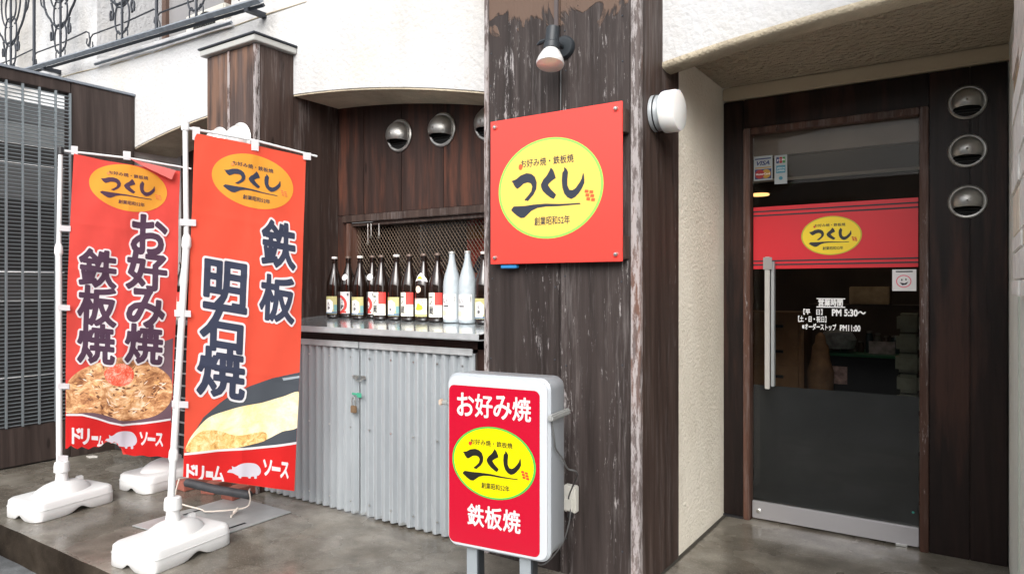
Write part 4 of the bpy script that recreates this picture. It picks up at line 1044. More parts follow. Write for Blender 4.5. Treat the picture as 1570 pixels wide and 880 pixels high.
fp = mk('face_panel', MB().prism(rrect(-hw + .010, fz - hh + .010, hw - .010, fz + hh - .010, .036, 8), -.007, -.001), plain('white_acrylic', (.50, .52, .55), .25), t, local=True, smooth=30)
print_on('red_print', [poly2d(rrect(-.214, fz - .326, .186, fz + .298, .024, 8))], lambda x, y: Vector((x, -.0078, y)), plain('acrylic_crimson', (.44, .002, .020), .22, spec=.6), fp)
def spread(k, b, r, n=84):
    # one heavy glyph per cell of the line
    m = len(k); w_ = (b[2] - b[0]) / m; H_ = b[3] - b[1]; return [bold2d(c_, b[0] + w_ * (i + .04), b[1] + (H_ * .42 if c_ == 'ー' else 0), b[0] + w_ * (i + .96), b[3] - (H_ * .42 if c_ == 'ー' else 0), r, n) for i, c_ in enumerate(k)]
for k, sh in (('お好み焼', (-.178, fz + .180, .152, fz + .268)), ('鉄板焼', (-.130, fz - .248, .108, fz - .165))):
    print_on('white_lettering', spread(k, sh, .020), lambda x, y: Vector((x, -.0090, y)), plain('acrylic_white_lettering', (.62, .60, .61), .3), fp)
logo(fp, lambda x, y, h: Vector((x, -.0080 - h, y)), -.014, fz + .006, .184, .140, plain('acrylic_yellow', (.70, .60, .0), .25), plain('acrylic_ink', (.012, .012, .010), .3), plain('acrylic_green', (.06, .42, .07), .25), plain('acrylic_red', (.7, .04, .02), .3))
for sg, zz in ((-1, .222), (1, .205)):
    b_ = MB().box((sg * hw, -.030, fz + zz - .013), (sg * (hw + .022), dp * .95, fz + zz + .010)) if sg > 0 else MB().box((-hw - .030, .0, fz + zz - .011), (-hw, .022, fz + zz + .009))
    mk('carry_handle', b_, plain('grey_handle', (.45, .46, .45), .4, .5), t, local=True, bevel=.005)
mk('handle_tip', MB().box((-hw - .044, -.002, fz + .209), (-hw - .0305, .024, fz + .233)), plain('tan_rubber', (.55, .42, .33), .6), t, local=True, bevel=.004)
lm = plain('leg_grey', (.36, .40, .43), .4, .35)
for x in (-.125, .112):
    mk('leg', MB().box((x - .030, .030, .02), (x + .018, .062, fz - hh + .004)), lm, t, local=True, bevel=.002)
    mk('leg_channel', MB().box((x + .019, .032, .022), (x + .027, .075, fz - hh + .002)), M_BLKM, t, local=True)
for x in (-.131, .106):
    mk('foot_bar', MB().box((x - .02, -.16, .0), (x + .02, .25, .019)), lm, t, local=True, bevel=.003)
mk('cross_bar', MB().box((-.102, .034, .08), (.080, .058, .11)), lm, t, local=True, bevel=.003)
# mains lead, in world space
Mx = Matrix.Rotation(srz, 4, 'Z'); 
def SW(x, y, z): return Mx @ Vector((x, y, z)) + Vector((cc.x, cc.y, 0))
pts = [SW(hw + .004, .00, fz + .19), SW(hw + .010, .01, fz + .13), SW(hw + .006, .035, fz + .08), SW(hw + .012, .09, fz + .03), SW(hw + .012, .14, fz - .02), SW(hw + .02, .22, fz - .06),
       Vector((oc.x + .01, YP - .06, oc.z + .02)), Vector((oc.x + .014, YP - .05, oc.z - .04)), Vector((oc.x + .005, YP - .06, oc.z - .12)), Vector((oc.x - .02, YP - .08, oc.z - .2)), Vector((oc.x - .07, YP - .14, oc.z - .27)), Vector((oc.x - .10, YP - .2, oc.z - .24))]
def smooth_path(P, m=5):
    out = []
    for i in range(len(P) - 1):
        p0, p1, p2, p3 = P[max(i - 1, 0)], P[i], P[i + 1], P[min(i + 2, len(P) - 1)]
        for k in range(m):
            u = k / m; out.append(.5 * ((2 * p1) + (p2 - p0) * u + (2 * p0 - 5 * p1 + 4 * p2 - p3) * u * u + (3 * p1 - p0 - 3 * p2 + p3) * u ** 3))
    return out + [P[-1]]
tag(mk('power_cord', MB().tube(smooth_path(pts), .0035, 6), plain('grey_cord', (.10, .10, .10), .5)), 'grey power cord looping from the standing sign to the wall outlet', 'cord')

# ================================================================ BANNER FLAGS
def water_base(name, label, loc, rz_, pole=True):
    """moulded plastic tank: rounded slab with notches underneath, a dome and a screw collar; local frame, x long"""
    t = thing(name, label, 'flag stand', loc, 'white water-filled banner bases', rz=rz_); LOCAL.add(t.name)
    L, Wd, H = .235, .155, .105
    out = rrect(-L, -Wd, L, Wd, .055, 7)
    # resample outline densely so that the bottom edge can be notched
    P = []
    for i in range(len(out)):
        a, b = Vector(out[i]), Vector(out[(i + 1) % len(out)]); m = max(1, int((b - a).length / .018))
        for k in range(m): P.append(a + (b - a) * k / m)
    def zb(p):
        z = 0
        if abs(abs(p.y) - Wd) < .01: z = max(z, .030 * math.exp(-((p.x - .02) / .045) ** 2))
        if abs(abs(p.x) - L) < .01: z = max(z, .026 * math.exp(-((p.y) / .030) ** 2))
        return z
    n = len(P); rows = []
    for k_, ins in ((0, .004), (1, 0), (2, 0), (3, .004), (4, .014), (5, .03)):
        for p in P:
            q = Vector((p.x * (1 - ins / L), p.y * (1 - ins / Wd)))
            z = (zb(p), max(zb(p) + .003, .008), .030 + zb(p) * .4, H - .012, H - .002, H)[k_]
            if k_ == 1: z = zb(p) + .004
            if k_ == 2: z = max(.045, zb(p) + .01)
            rows.append(Vector((q.x, q.y, z)))
    s = MB(); s.v = rows
    for r_ in range(5): s.f += [(r_ * n + k, r_ * n + (k + 1) % n, (r_ + 1) * n + (k + 1) % n, (r_ + 1) * n + k) for k in range(n)]
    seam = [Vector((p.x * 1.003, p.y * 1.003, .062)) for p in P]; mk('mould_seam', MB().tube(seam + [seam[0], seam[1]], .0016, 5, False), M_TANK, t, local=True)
    s.f.append(tuple(5 * n + k for k in range(n))); s.f.append(tuple(reversed(range(n))))
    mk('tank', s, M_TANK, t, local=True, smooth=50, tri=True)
    prof = []
    d = MB(); m = 40
    for i, (r_, z) in enumerate(((1.0, H - .004), (.93, H + .012), (.80, H + .030), (.62, H + .046), (.42, H + .056), (.20, H + .060))):
        for k in range(m):
            a = 2 * math.pi * k / m
            d.v.append(Vector((.150 * r_ * math.cos(a) * (1 + .12 * math.cos(2 * a)), .110 * r_ * math.sin(a), z)))
    for i in range(5): d.f += [(i * m + k, i * m + (k + 1) % m, (i + 1) * m + (k + 1) % m, (i + 1) * m + k) for k in range(m)]
    d.f.append(tuple(5 * m + k for k in range(m)))
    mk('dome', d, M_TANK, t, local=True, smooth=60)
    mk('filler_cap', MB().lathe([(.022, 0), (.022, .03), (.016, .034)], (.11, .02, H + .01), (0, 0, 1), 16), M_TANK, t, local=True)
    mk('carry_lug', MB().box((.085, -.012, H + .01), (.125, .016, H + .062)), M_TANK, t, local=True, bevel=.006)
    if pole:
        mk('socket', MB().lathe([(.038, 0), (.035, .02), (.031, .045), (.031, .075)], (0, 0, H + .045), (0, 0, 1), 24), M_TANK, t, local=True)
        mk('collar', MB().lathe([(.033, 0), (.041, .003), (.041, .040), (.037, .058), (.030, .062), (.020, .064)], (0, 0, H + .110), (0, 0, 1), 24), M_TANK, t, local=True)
    return t

P1 = Vector((-4.46, 1.90, 0)); P2 = Vector((-3.255, 1.885, 0))
r1 = math.atan2(2.12 - 1.70, -4.32 + 4.22)     # long side of the base
water_base('flag_stand', 'white water-tank base under the leftmost banner pole', (-4.46, 1.905, 0), R(98))
water_base('flag_stand', 'white water-tank base nearest the kerb, under the front banner pole', (-3.255, 1.885, 0), R(97))
water_base('flag_stand', 'white water-tank base between the two banners, farther back and without a pole', (-4.47, 2.53, 0), R(97), pole=False)

def banner(label, P0, dirv, px_corners, px_top, px_bot, arm_end, arm_py, mats, content, tabs, top_tabs, wrinkles, joints, left_bulge=0, bottom=None, sag=0.0):
    d = Vector((dirv[0], dirv[1], 0)).normalized(); N = Vector((d.y, -d.x, 0))      # N points to the street/camera side
    if N.dot(Vector((0, 0, 0)) - P0) < 0: N = -N
    t = thing('banner_flag', label, 'banner', (P0.x, P0.y, 0), 'red nobori banner flags')
    on = lambda px, py, h=0: W(px, py, P=P0, N=N) + N * h
    top = on(*px_top); bot = on(*px_bot)
    jn = on(*joints[0])
    mk('lower_pole', MB().tube([bot, jn], .0165, 12), M_POLE, t)
    mk('upper_pole', MB().tube([jn, top], .0125, 12), M_POLE, t)
    for j in joints:
        q = on(*j); dd = (top - bot).normalized()
        mk('joint', MB().tube([q - dd * .03, q - dd * .015, q + dd * .02, q + dd * .04], [.017, .023, .021, .014], 12), M_PLW, t)
    ae = on(arm_end[0], arm_end[1]); a0 = on(px_top[0], arm_py)
    am = (a0 + ae) / 2 + Vector((0, 0, .012))
    mk('top_arm', MB().tube([a0, am, ae], [.0075, .0065, .006], 8), M_POLE, t)
    mk('pole_cap', MB().tube([top - Vector((0, 0, .02)), top + Vector((0, 0, .022))], .018, 10), M_BLKP if mats.get('cap') else M_PLW, t)
    TL, TR, BL, BR_ = [on(*p) for p in px_corners]
    wr = wrinkles
    def S(u, v, h=0):
        p = TL * (1 - u) * v + TR * u * v + BL * (1 - u) * (1 - v) + BR_ * u * (1 - v)
        z_ = sag * math.sin(math.pi * u) * (max(0, v - .75) / .25) ** 2
        e = left_bulge * math.sin(math.pi * v) * (1 - u)
        off = 0
        for A, fu, fv, ph in wr: off += A * math.sin(fu * u * 2 * math.pi + fv * v * 2 * math.pi + ph)
        off += .0022 * math.exp(-((u - .5) / .035) ** 2) + .0026 * sum(math.exp(-((v - c_) / .010) ** 2) for c_ in (.77, .615, .33))
        return p + N * (off + h) - Vector((0, 0, z_)) + d * e
    # pixel -> (u, v) through the same four corners
    c4 = [Vector(p) for p in px_corners]
    def uv(px, py):
        u, v = .5, .5
        for _ in range(12):
            q = c4[0] * (1 - u) * v + c4[1] * u * v + c4[2] * (1 - u) * (1 - v) + c4[3] * u * (1 - v)
            du = (c4[1] - c4[0]) * v + (c4[3] - c4[2]) * (1 - v); dv = (c4[0] * (1 - u) + c4[1] * u) - (c4[2] * (1 - u) + c4[3] * u)
            det = du.x * dv.y - du.y * dv.x; rx, ry = px - q.x, py - q.y
            u += (rx * dv.y - ry * dv.x) / det; v += (du.x * ry - du.y * rx) / det
        return u, v
    nu, nv = 44, 120
    s = MB(); bt = bottom or (lambda u: 0)
    for j in range(nv + 1):
        for i in range(nu + 1):
            u = i / nu; v0 = bt(u); v = v0 + (1 - v0) * j / nv; s.v.append(S(u, v))
    s.f = [(j * (nu + 1) + i, j * (nu + 1) + i + 1, (j + 1) * (nu + 1) + i + 1, (j + 1) * (nu + 1) + i) for j in range(nv) for i in range(nu)]
    cl = mk('cloth', s, mats['cloth'], t, smooth=80)
    def cp(x): return min(.998, max(.002, x))
    def prt(name, polys, h, mat, clamp=True):
        sh = []
        for v_, f_ in polys:
            sh.append(([(cp(a), cp(b)) if clamp else (a, b) for a, b in (uv(*p) for p in v_)], f_))
        return print_on(name, sh, lambda x, y: S(x, max(y, bt(x) + .001), h), mat, cl, grid=(.05, .0125))
    def letters(s_, box, h, mat, off, base=0.024, name='lettering'):
        # box in pixels x0,y0,x1,y1 (y down)
        u0, v0 = uv(box[0], box[3]); u1, v1 = uv(box[2], box[1])
        (x0, y0), (x1, y1) = (u0, v0), (u1, v1)
        sh = [bold2d(s_, x0, y0, x1, y1, off)] if len(s_) == 1 else spread(s_, (x0, y0, x1, y1), off, 50)
        return print_on(name, sh, lambda x, y: S(x, max(y, bt(x) + .001), h), mat, cl)
    content(prt, letters, lambda x, y, h: S(x, y, h), uv, cl)
    for py, xa, xb in tabs:
        p = on(xa, py, .004); q = on(xb, py + 1, .006)
        mk('tab', MB().tube([p, q], .016, 4) if False else MB().prism([(0, -.016), (1, -.016), (1, .016), (0, .016)], 0, 1, 'xz').__class__().add(
            [p + Vector((0, 0, -.016)) + N * .014, q + Vector((0, 0, -.016)) + N * .004, q + Vector((0, 0, .016)) + N * .004, p + Vector((0, 0, .016)) + N * .014,
             p + Vector((0, 0, -.016)) - N * .018, q + Vector((0, 0, -.016)) - N * .001, q + Vector((0, 0, .016)) - N * .001, p + Vector((0, 0, .016)) - N * .018],
            [(0, 1, 2, 3), (7, 6, 5, 4), (0, 4, 5, 1), (3, 2, 6, 7), (0, 3, 7, 4), (1, 5, 6, 2)]), M_FWHT, t, smooth=0)
    for xa, ya, xb, yb in top_tabs:
        p = on(xa, ya); q = on(xb, yb); 
        mk('tab', MB().box((0, 0, 0), (0, 0, 0)).__class__().add([Vector((p.x, p.y, p.z)) + N * .010, Vector((p.x, p.y, q.z)) + N * .006, q + N * .006, Vector((q.x, q.y, p.z)) + N * .010,
             Vector((p.x, p.y, p.z)) - N * .010, Vector((p.x, p.y, q.z)) - N * .001, q - N * .001, Vector((q.x, q.y, p.z)) - N * .010],
            [(0, 1, 2, 3), (7, 6, 5, 4), (0, 4, 5, 1), (3, 2, 6, 7), (0, 3, 7, 4), (1, 5, 6, 2)]), M_FWHT, t, smooth=0)
    return t, on, S, uv, cl, N

def CR(L, m=5):
    n = len(L); L = [Vector(p) for p in L]; out = []
    for i in range(n):
        p0, p1, p2, p3 = L[i - 1], L[i], L[(i + 1) % n], L[(i + 2) % n]
        for k in range(m):
            u = k / m; out.append(tuple(.5 * ((2 * p1) + (p2 - p0) * u + (2 * p0 - 5 * p1 + 4 * p2 - p3) * u * u + (3 * p1 - p0 - 3 * p2 + p3) * u ** 3)))
    return PG(out)
def PG(L): return ([tuple(p) for p in L], [tuple(range(len(L)))])
def pig(x0, y0, x1, y1, sl=0.0):
    sh = [(0, .62), (.06, .45), (.14, .42), (.13, .24), (.22, .30), (.40, .10), (.62, .05), (.85, .12), (.97, .35), (1.0, .60), (.94, .80), (.88, .84), (.87, 1.0), (.80, 1.0), (.79, .88), (.70, .90), (.69, .99), (.62, .98), (.60, .90), (.42, .88), (.40, .97), (.33, .95), (.32, .84), (.24, .76), (.15, .66)]
    return CR([(x0 + (x1 - x0) * a, y0 + (y1 - y0) * b + sl * (x1 - x0) * a) for a, b in sh], 3)

def c1(prt, letters, S, uv, cl):
    prt('plum_print', [PG([(265, 519), (150, 560), (112, 590), (103, 640), (150, 646), (190, 650), (266, 648)])], .0015, M_FPLUM)
    prt('food_print', [CR([(102, 612), (104, 590), (118, 572), (140, 560), (165, 553), (185, 548), (215, 552), (245, 566), (262, 582), (264, 606), (258, 622), (240, 636), (215, 643), (186, 645), (165, 638), (140, 632), (102, 632)])], .0030, M_OKO)
    rg = random.Random(5)
    for nm, mat, cnt, ln, wd, hh_ in (('sauce_fleck_print', plain('sauce_brown', (.13, .045, .02), .6), 80, 8, 2.6, .0034), ('pancake_fleck_print', plain('pancake_gold', (.72, .40, .16), .7), 46, 8, 2.6, .0036), ('bonito_fleck_print', plain('bonito_cream', (.86, .72, .58), .7), 44, 11, 1.5, .0038)):
        fl = []
        for _ in range(cnt):
            a_ = rg.uniform(0, 6.283); r_ = math.sqrt(rg.random()) * .93
            x_, y_ = 184 + 76 * r_ * math.cos(a_), 599 + 42 * r_ * math.sin(a_)
            th = rg.uniform(-.7, .7) + .5 * math.sin(x_ * .05); L_ = ln * rg.uniform(.5, 1.2); w_ = wd * rg.uniform(.5, 1.3)
            fl.append(PG([(x_ + L_ * .5 * c_ * math.cos(th) - w_ * d_ * math.sin(th), y_ + L_ * .5 * c_ * math.sin(th) + w_ * d_ * math.cos(th)) for c_, d_ in ((-1, 0), (-.4, -.5), (.3, -.4), (1, .1), (.4, .5), (-.3, .4))]))
        prt(nm, fl, hh_, mat)['kind'] = 'stuff'
    prt('ginger_print', [CR([(158, 572), (168, 562), (186, 558), (200, 565), (203, 578), (194, 590), (178, 592), (164, 586)])], .0042, M_GINGER)
    foot = [(101, 636), (125, 636), (145, 641), (165, 648), (185, 652), (215, 650), (262, 644)]
    prt('footer_print', [PG(foot + [(261, 705), (180, 705), (98, 700)])], .0046, M_FFOOT)
    prt('white_stripe', [PG([(x, y - 2.2) for x, y in foot] + [(x, y + .8) for x, y in reversed(foot)])], .0058, M_FWHT)
    for k, b in (('お', (199, 336, 254, 387)), ('好', (192, 391, 253, 441)), ('み', (193, 448, 250, 498)), ('焼', (190, 502, 248, 554)), ('鉄', (123, 388, 177, 437)), ('板', (122, 444, 177, 496)), ('焼', (121, 501, 174, 554))):
        letters(k, b, .0056, M_FWHT, .078, name='lettering_outline'); letters(k, b, .0070, M_FINK1, .034)
    for k, b in (('ドリ', (109, 657, 135, 678)), ('ー', (138, 669, 147, 672)), ('ム', (146, 668, 156, 684)), ('ソース', (211, 665, 249, 681))):
        letters(k, b, .0060, M_FWHT, .04)
    prt('pig_emblem', [pig(157, 659, 207, 687)], .0060, M_FPIG)
    u0, v0 = uv(137, 282); u1, v1 = uv(258, 285); _, va = uv(197, 250); _, vb = uv(197, 324); c_ = uv(195.5, 287)
    logo(cl, S, c_[0], c_[1], (u1 - u0) / 2, (va - vb) / 2, M_FORG, M_FINK1, None, plain('flag_seal', (.75, .22, .05), .7), grid=(.05, .0125), steps=(.0018, .0034, .0046))
def bt1(u):
    if u < .52:
        r_ = random.Random(int(u * 44)); return .010 + .007 * (abs(math.sin(u * 31)) + 1.1 * r_.random()) * (u > .02) + .026 * math.exp(-((u - .40) / .10) ** 2)
    return .004 * math.sin(u * 20) ** 2
t1, on1, S1, uv1, cl1, N1 = banner('left red banner flag with okonomiyaki picture and dark vertical lettering', P1, (.30, .954), [(113, 236), (277, 262), (100, 692), (262, 702)],
    (93, 232), (91, 716), (293, 259), 231, {'cloth': M_FRED1, 'cap': True}, c1,
    [(350, 90, 108), (471, 88, 107), (591, 88, 106), (701, 88, 104)], [(109, 224, 119, 238), (189, 232, 200, 246)],
    [(.012, .5, 1.3, .4), (.006, 1.2, -1.6, 1.0), (.003, 2.2, 3.1, .2), (.002, 3.1, -4.3, 1.2)], [(90, 384)], left_bulge=-.012, bottom=bt1, sag=.012)
# folded top corner of the left flag
fold = [(199, 244), (222, 250), (252, 257), (269, 262), (262, 276), (257, 274), (236, 264), (214, 253)]
s_ = MB(); F = [on1(x, y, .010 + .012 * (i in (4, 5, 6))) for i, (x, y) in enumerate(fold)]
s_.add(F + [p - N1 * .006 for p in F], [tuple(range(8)), tuple(reversed(range(8, 16)))] + [(i, (i + 1) % 8, 8 + (i + 1) % 8, 8 + i) for i in range(8)])
mk('folded_corner', s_, M_FPINK, cl1, smooth=0, tri=True)

def c2(prt, letters, S, uv, cl):
    prt('plate_print', [PG([(335, 618), (352, 605), (380, 592), (415, 580), (462, 572), (456, 682), (400, 688), (285, 694), (292, 670), (310, 640)])], .0015, M_FPLATE)
    prt('plate_highlight', [PG([(430, 580), (460, 577), (460, 580), (432, 584)])], .0028, plain('flag_plate_light', (.30, .34, .38), .7))
    om = [(286, 692), (288, 676), (300, 658), (318, 640), (345, 630), (372, 622), (400, 617), (430, 609), (460, 603), (459, 652), (430, 662), (405, 674), (380, 682), (350, 688), (320, 691)]
    prt('omelette_print', [CR(om)], .0030, M_OMEL)
    prt('omelette_brown_print', [CR([(286, 692), (288, 680), (305, 662), (330, 660), (360, 668), (400, 662), (405, 674), (380, 682), (350, 688), (320, 691)])], .0042, M_OMELB)
    foot = [(281, 696), (330, 691), (380, 688), (420, 684), (456, 680)]
    prt('footer_print', [PG(foot + [(450, 756), (280, 735)])], .0046, M_FFOOT)
    prt('white_stripe', [PG([(x, y - 2.4) for x, y in foot] + [(x, y + 1.2) for x, y in reversed(foot)])], .0058, M_FWHT)
    for k, b in (('鉄', (396, 347, 452, 405)), ('板', (394, 430, 449, 488)), ('明', (311, 408, 372, 467)), ('石', (306, 475, 372, 533)), ('焼', (302, 541, 371, 603))):
        letters(k, b, .0056, M_FWHT, .076, name='lettering_outline'); letters(k, b, .0070, M_FINK2, .032)
    for k, b in (('ドリ', (284, 714, 310, 733)), ('ー', (313, 724, 323, 728)), ('ム', (323, 716, 340, 735)), ('ソース', (400, 710, 442, 727))):
        letters(k, b, .0060, M_FWHT, .04)
    prt('pig_emblem', [pig(345, 708, 397, 733)], .0060, M_FPIG)
    u0, v0 = uv(322, 272); u1, v1 = uv(449, 286); _, va = uv(385, 238); _, vb = uv(385, 320); c_ = uv(385.5, 279)
    logo(cl, S, c_[0], c_[1], (u1 - u0) / 2, (va - vb) / 2, M_FORG, M_FINK2, None, plain('flag_seal', (.75, .22, .05), .7), grid=(.05, .0125), steps=(.0018, .0034, .0046))
t2, on2, S2, uv2, cl2, N2 = banner('front red banner flag with rolled omelette picture and navy vertical lettering', P2, (.36, .933), [(298, 205), (470, 240), (280, 730), (452, 753)],
    (284, 194), (262, 765), (486, 240), 196, {'cloth': M_FRED2}, c2,
    [(341, 276, 300), (480, 268, 292), (619, 264, 288)], [(295, 195, 306, 216), (385, 214, 396, 232), (465, 234, 476, 246)],
    [(.009, .6, .9, 2.0), (.0035, 1.4, 1.8, .3), (.002, 2.8, -2.1, .2), (.0018, 1.7, 5.1, .8)], [(286, 372), (266, 698)], left_bulge=.0, sag=-.004)

# ================================================================ FLOOR PLATE, BRICKS, ROLLED MAT, ROPE
q = [W(*p, Z=0.004) for p in ((201, 806), (372, 757), (446, 784), (330, 822))]
ua = (q[1] - q[0]); 
t = thing('floor_plate', 'grey steel drain cover plate set in the concrete beside the front banner base', 'drain cover', (-3.5, 2.3, 0))
pc = [(-3.80, 1.97), (-3.81, 2.60), (-3.27, 2.60), (-3.26, 2.03)]
mk('plate', MB().prism(pc, .003, .009, 'xy'), M_PLATE, t, bevel=.0015)
for x in (-3.73, -3.32): mk('lifting_slot', B((x - .009, 2.22, .0095), (x + .009, 2.335, .0105)), M_BLACKIN, t)
for (px, py), rz_, lab in (((345, 768), .15, 'red-brown brick propping the black mat roll, nearest the drain cover'), ((312, 757), .3, 'smaller red-brown brick behind the black mat roll'), ((276, 752), .0, 'dark red brick beside the front banner pole')):
    p = W(px, py, Z=0.0); 
    o = mk('brick', MB().box((-.05, -.10, 0.0 if px != 345 else .0), (.05, .10, .06)), M_BRICK, None, bevel=.004)
    o.location = (p.x, p.y + .10, .010 if px == 345 else .001); o.rotation_euler = (0, 0, rz_); tag(o, lab, 'brick', 'bricks under the black mat roll')
a = W(284, 739, Z=.145); b = W(385, 759, Z=.105)
t = thing('rolled_mat', 'rolled black mat tied with pale rope under the front banner', 'mat', (a + b) / 2)
dv = (b - a).normalized()
mk('roll', MB().tube([a, a + dv * .01, (a + b) / 2 + Vector((0, 0, -.006)), b - dv * .01, b], [.014, .024, .025, .024, .016], 18), plain('black_rubber_mat', (.035, .037, .042), .55, var=.3, vscale=20, bump=.4, bscale=60), t)
rp = [a + Vector((-.01, -.03, .03)), a + Vector((-.02, -.05, -.06)), a + Vector((.03, -.06, -.10)), (a + b) / 2 + Vector((-.02, -.09, -.10)), (a + b) / 2 + Vector((.06, -.1, -.095)), b + Vector((0, -.05, -.06)), b + Vector((.02, -.02, -.02)), b + Vector((.01, -.02, .03)), b + Vector((-.01, .0, .035))]
mk('rope', MB().tube(smooth_path(rp), .0045, 6), M_ROPE, t)
kn = b + Vector((-.03, -.07, -.075))
mk('rope_knot', MB().tube(smooth_path([kn + Vector((.01, 0, .02)), kn + Vector((.0, -.02, .0)), kn + Vector((-.02, .0, -.004)), kn + Vector((0, .01, .01)), kn + Vector((.012, -.03, -.006)), kn + Vector((.03, -.06, -.012))]), .006, 6), M_ROPE, t)

# ================================================================ SAKE BOTTLES
def bottle_mesh(clear=False):
    if clear:
        prof = [(.040, 0), (.049, .004), (.051, .02), (.051, .205), (.049, .235), (.042, .270), (.030, .310), (.021, .345), (.0165, .372), (.0165, .392)]
    else:
        prof = [(.044, 0), (.051, .004), (.0525, .02), (.0525, .205), (.0505, .230), (.042, .262), (.029, .300), (.0185, .332), (.0150, .355), (.0150, .378), (.017, .381), (.017, .388)]
    return MB().lathe(prof, (0, 0, 0), (0, 0, 1), 28)
LR = .0531
def lab_fn(rad, ang0, zc=0):
    return lambda h: (lambda x, y: Vector((math.sin(ang0 + x / rad) * (rad + h), -math.cos(ang0 + x / rad) * (rad + h), y)))
Mcap = plain('white_cap', (.72, .68, .64), .5); Mcapb = plain('brown_cap', (.14, .10, .08), .45, .3); Mcapg = plain('grey_cap', (.42, .42, .40), .4, .4)
ML = dict(cream=plain('label_cream', (.72, .70, .60), .6), white=plain('label_white', (.78, .77, .76), .6), olive=plain('label_olive', (.50, .46, .20), .6), teal=plain('label_teal', (.16, .33, .34), .6),
          red=plain('label_red', (.66, .05, .04), .6), ink=plain('label_ink', (.03, .03, .035), .6), gold=plain('label_gold', (.75, .52, .03), .6), blue=plain('label_blue', (.08, .16, .26), .6), tan=plain('label_tan', (.78, .60, .48), .6), lav=plain('label_lavender', (.60, .58, .66), .6), yel=plain('label_pale_yellow', (.78, .74, .42), .6))
FACE = R(14)
def bottle(kind, x, y, z, lab, rot=0.0):
    t = thing('sake_bottle', lab, 'bottle', (x, y, z), 'sake bottles in a row on the counter'); LOCAL.add(t.name)
    cl_ = kind == 'E'
    mk('glass_body', bottle_mesh(cl_), M_BOTC if cl_ else M_BOTB, t, local=True, smooth=60)
    cm = {'A': Mcap, 'B': Mcapb, 'C': Mcapb, 'D': Mcapb, 'E': Mcapg}[kind]
    zc = .392 if cl_ else .386
    mk('cap', MB().lathe([(.0175, 0), (.019, .002), (.019, .012), (.017, .015)], (0, 0, zc), (0, 0, 1), 16), cm, t, local=True)
    if not cl_: mk('neck_ring', MB().lathe([(.0163, .354), (.018, .356), (.018, .361), (.0163, .363)], (0, 0, 0), (0, 0, 1), 16, False, False), M_BOTB if kind != 'A' else M_BOTB, t, local=True)
    f = lab_fn(.0513 if cl_ else .0527, FACE + rot); g = (.006, 9)
    def pr(nm, shapes, h, m, par): return print_on(nm, shapes, lambda x_, y_: f(h)(x_, y_) , m, par, grid=(.008, 9))
    if kind == 'A':
        L = pr('label', [rect2d(-.046, .026, .046, .140)], .0006, ML['olive'], t)
        pr('label_field', [poly2d([(-.034, .036), (.012, .034), (.022, .060), (.020, .105), (.0, .122), (-.034, .118)])], .0012, ML['white'], L)
        pr('label_band', [rect2d(-.046, .028, .046, .040)], .0010, ML['blue'], L); pr('label_panel', [rect2d(.026, .042, .046, .085)], .0010, ML['teal'], L)
        pr('label_lettering', [text2d('久', -.020, .080, .000, .102, .02), text2d('寿', -.020, .052, .000, .076, .02)], .0017, ML['ink'], L)
    elif kind == 'B':
        L = pr('label', [rect2d(-.040, .026, .044, .168)], .0006, ML['white'], t)
        arcp = [(-.036 + .062 * math.sin(R(a)), .085 + .062 * math.cos(R(a))) for a in range(0, 181, 15)] + [(-.036 + .044 * math.sin(R(a)), .085 + .044 * math.cos(R(a))) for a in range(180, -1, -15)]
        pr('label_arc', [poly2d(arcp), rect2d(-.03, .030, .02, .042)], .0011, ML['red'], L)
        pr('label_lettering', [text2d('酒', -.030, .086, .004, .120, .03), text2d('蔵', -.030, .050, .004, .083, .03), text2d('清', .022, .140, .036, .158, .02)], .0016, ML['ink'], L)
        nk = [(-.024, .270), (0, .245), (.024, .262), (.018, .285), (-.012, .290)]
    elif kind == 'C':
        L = pr('label', [rect2d(-.046, .028, .050, .170)], .0006, ML['cream'], t)
        pr('label_square', [rect2d(.004, .098, .050, .170)], .0011, ML['red'], L)
        pr('label_lettering', [text2d('一', -.036, .140, -.008, .147, .05), text2d('ノ', -.034, .100, -.012, .124, .04), text2d('蔵', -.036, .044, -.002, .090, .02)], .0016, ML['ink'], L)
    elif kind == 'D':
        L = pr('label', [rect2d(-.046, .028, .046, .135)], .0006, ML['cream'], t)
        pr('label_band', [rect2d(-.046, .028, .046, .042)], .0010, ML['olive'], L)
        pr('label_disc', [ell2d(-.005, .085, .034, .038, 20)], .0011, ML['white'], L)
        pr('label_mark', [poly2d([(-.030, .070), (-.020, .085), (-.014, .105), (-.004, .108), (.004, .098), (.016, .095), (.024, .078), (.016, .066), (-.014, .064)])], .0016, ML['gold'], L)
        pr('label_lettering', [text2d('八', .004, .100, .026, .124, .03)], .002, ML['ink'], L); pr('label_line', [rect2d(-.036, .128, .030, .131)], .0014, ML['red'], L)
        pr('round_seal', [ell2d(-.010, .188, .020, .021, 20)], .0008, ML['tan'], t)
    else:
        L = pr('label', [rect2d(-.046, .022, .048, .162)], .0006, ML['white'], t)
        pr('label_lettering', [text2d('い', -.034, .112, -.004, .138, .02), text2d('一', -.030, .092, .004, .100, .05), text2d('酒', .034, .120, .044, .150, .0)], .0012, ML['ink'], L)
        pr('label_tint', [ell2d(-.025, .055, .018, .018, 16)], .0010, ML['yel'], L); pr('label_flourish', [ell2d(.004, .082, .020, .006, 16)], .0010, ML['lav'], L)
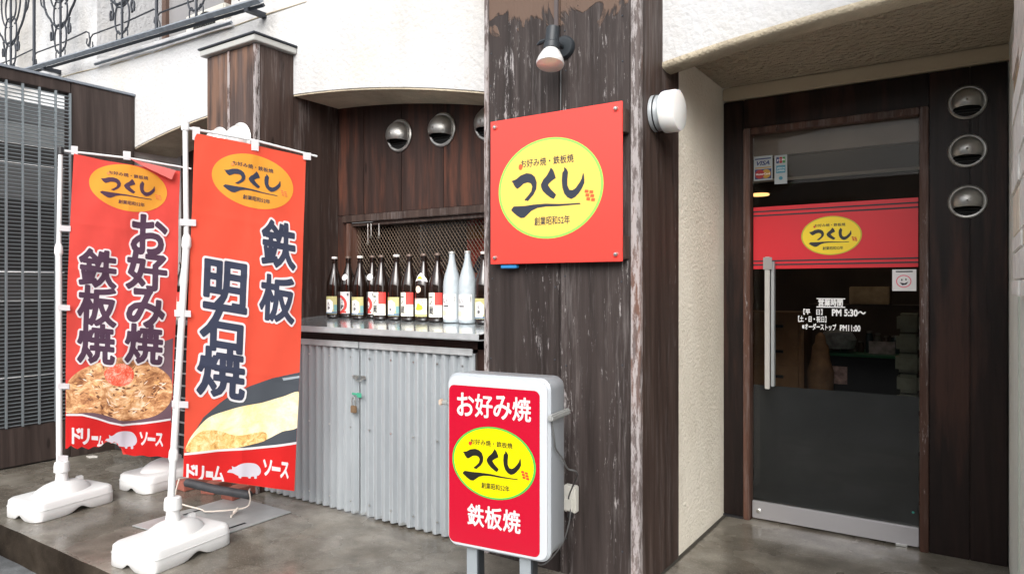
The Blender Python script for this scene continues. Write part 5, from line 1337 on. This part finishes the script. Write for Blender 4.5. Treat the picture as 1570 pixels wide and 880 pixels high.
    # neck stickers follow the taper
    if kind in 'BD':
        def nf(h):
            def q_(x_, z_):
                # radius of the glass at height z_
                pr_ = [(.0525, .205), (.0505, .230), (.042, .262), (.029, .300), (.0185, .332)]
                r_ = .0185
                for (ra, za), (rb, zb_) in zip(pr_[:-1], pr_[1:]):
                    if za <= z_ <= zb_: r_ = ra + (rb - ra) * (z_ - za) / (zb_ - za); break
                    if z_ < za: r_ = ra; break
                a = FACE + rot + x_ / .045
                return Vector((math.sin(a) * (r_ + h), -math.cos(a) * (r_ + h), z_))
            return q_
        if kind == 'B': print_on('neck_sticker', [poly2d([(-.026, .262), (-.012, .246), (.006, .240), (.026, .256), (.022, .274), (.006, .284), (-.014, .278)])], nf(.0015), ML['white'], t, grid=(.008, .006))
        else:
            n_ = print_on('neck_sticker', [poly2d([(-.040, .232), (-.020, .272), (.0, .286), (.018, .276), (.040, .250), (.044, .232), (.010, .240), (-.010, .242)])], nf(.0015), ML['white'], t, grid=(.008, .006))
            print_on('neck_emblem', [poly2d([(-.022, .246), (-.014, .262), (.002, .268), (.014, .258), (.012, .246), (-.006, .250)])], nf(.0025), ML['gold'], n_, grid=(.008, .006))
    return t
row = [('A', 513, 3.15, 'first sake bottle from the left, green and yellow label, white cap'),
       ('B', 534, 3.19, 'brown bottle second from the left, red arc label and white neck sticker'),
       ('A', 552, 3.12, 'third sake bottle from the left, green and yellow label, white cap'),
       ('B', 571, 3.20, 'brown bottle with red arc label, fourth from the left, set slightly back'),
       ('C', 585, 3.13, 'leftmost brown bottle with cream label and red square'),
       ('A', 608, 3.14, 'green and yellow labelled bottle between two bottles with red squares'),
       ('C', 628, 3.13, 'brown bottle with cream label and red square, just left of the gold labelled one'),
       ('D', 650, 3.13, 'brown bottle with gold label mark, pale round seal and pointed neck sticker'),
       ('C', 671, 3.12, 'brown bottle with cream label and red square, next to the clear bottles'),
       ('E', 693, 3.11, 'left of the two clear frosted bottles with white labels'),
       ('E', 717, 3.10, 'right of the two clear frosted bottles with white labels'),
       ('A', 742, 3.12, 'rightmost sake bottle, half hidden by the near pillar, white cap')]
def cz(y): return 1.071 + (y - 2.700) / (YB - .002 - 2.700) * .041
for kind, px, y, lab in row:
    p = W(px, 487, Y=y); bottle(kind, p.x, y, cz(y) + .001, lab, random.uniform(-.08, .08))
for px, kind, lab in ((279, 'C', 'brown bottle on the left bay counter, seen in the gap between the banners'), (240, 'A', 'brown bottle on the left bay counter, mostly behind the left banner')):
    p = W(px, 480, Y=3.02); bottle(kind, p.x, 3.02, cz(3.02) + .001, lab)

# ================================================================ ACROSS THE STREET (only seen reflected in glass and metal)
t = thing('facing_building', 'grey building on the other side of the street, behind the viewer', 'building', (-2, -9, 0))
mk('facade_wall', B((-14, -9.4, 1.9), (12, -9.0, 3.7)), plain('facing_grey', (.42, .42, .41), .8, var=.1), t)
mk('ground_storey', B((-14, -9.6, -.15), (12, -9.3, 1.898)), plain('facing_dark', (.10, .095, .09), .7, var=.3, vscale=1.2), t)
mk('awning', B((-8, -9.0, 1.95), (7, -8.1, 2.05)), plain('awning_grey', (.45, .45, .44), .6), t)
for k in range(6): mk('window', B((-12 + 4 * k, -8.995, 2.3), (-10.2 + 4 * k, -8.97, 3.3)), plain('facing_window', (.05, .06, .07), .15), t)
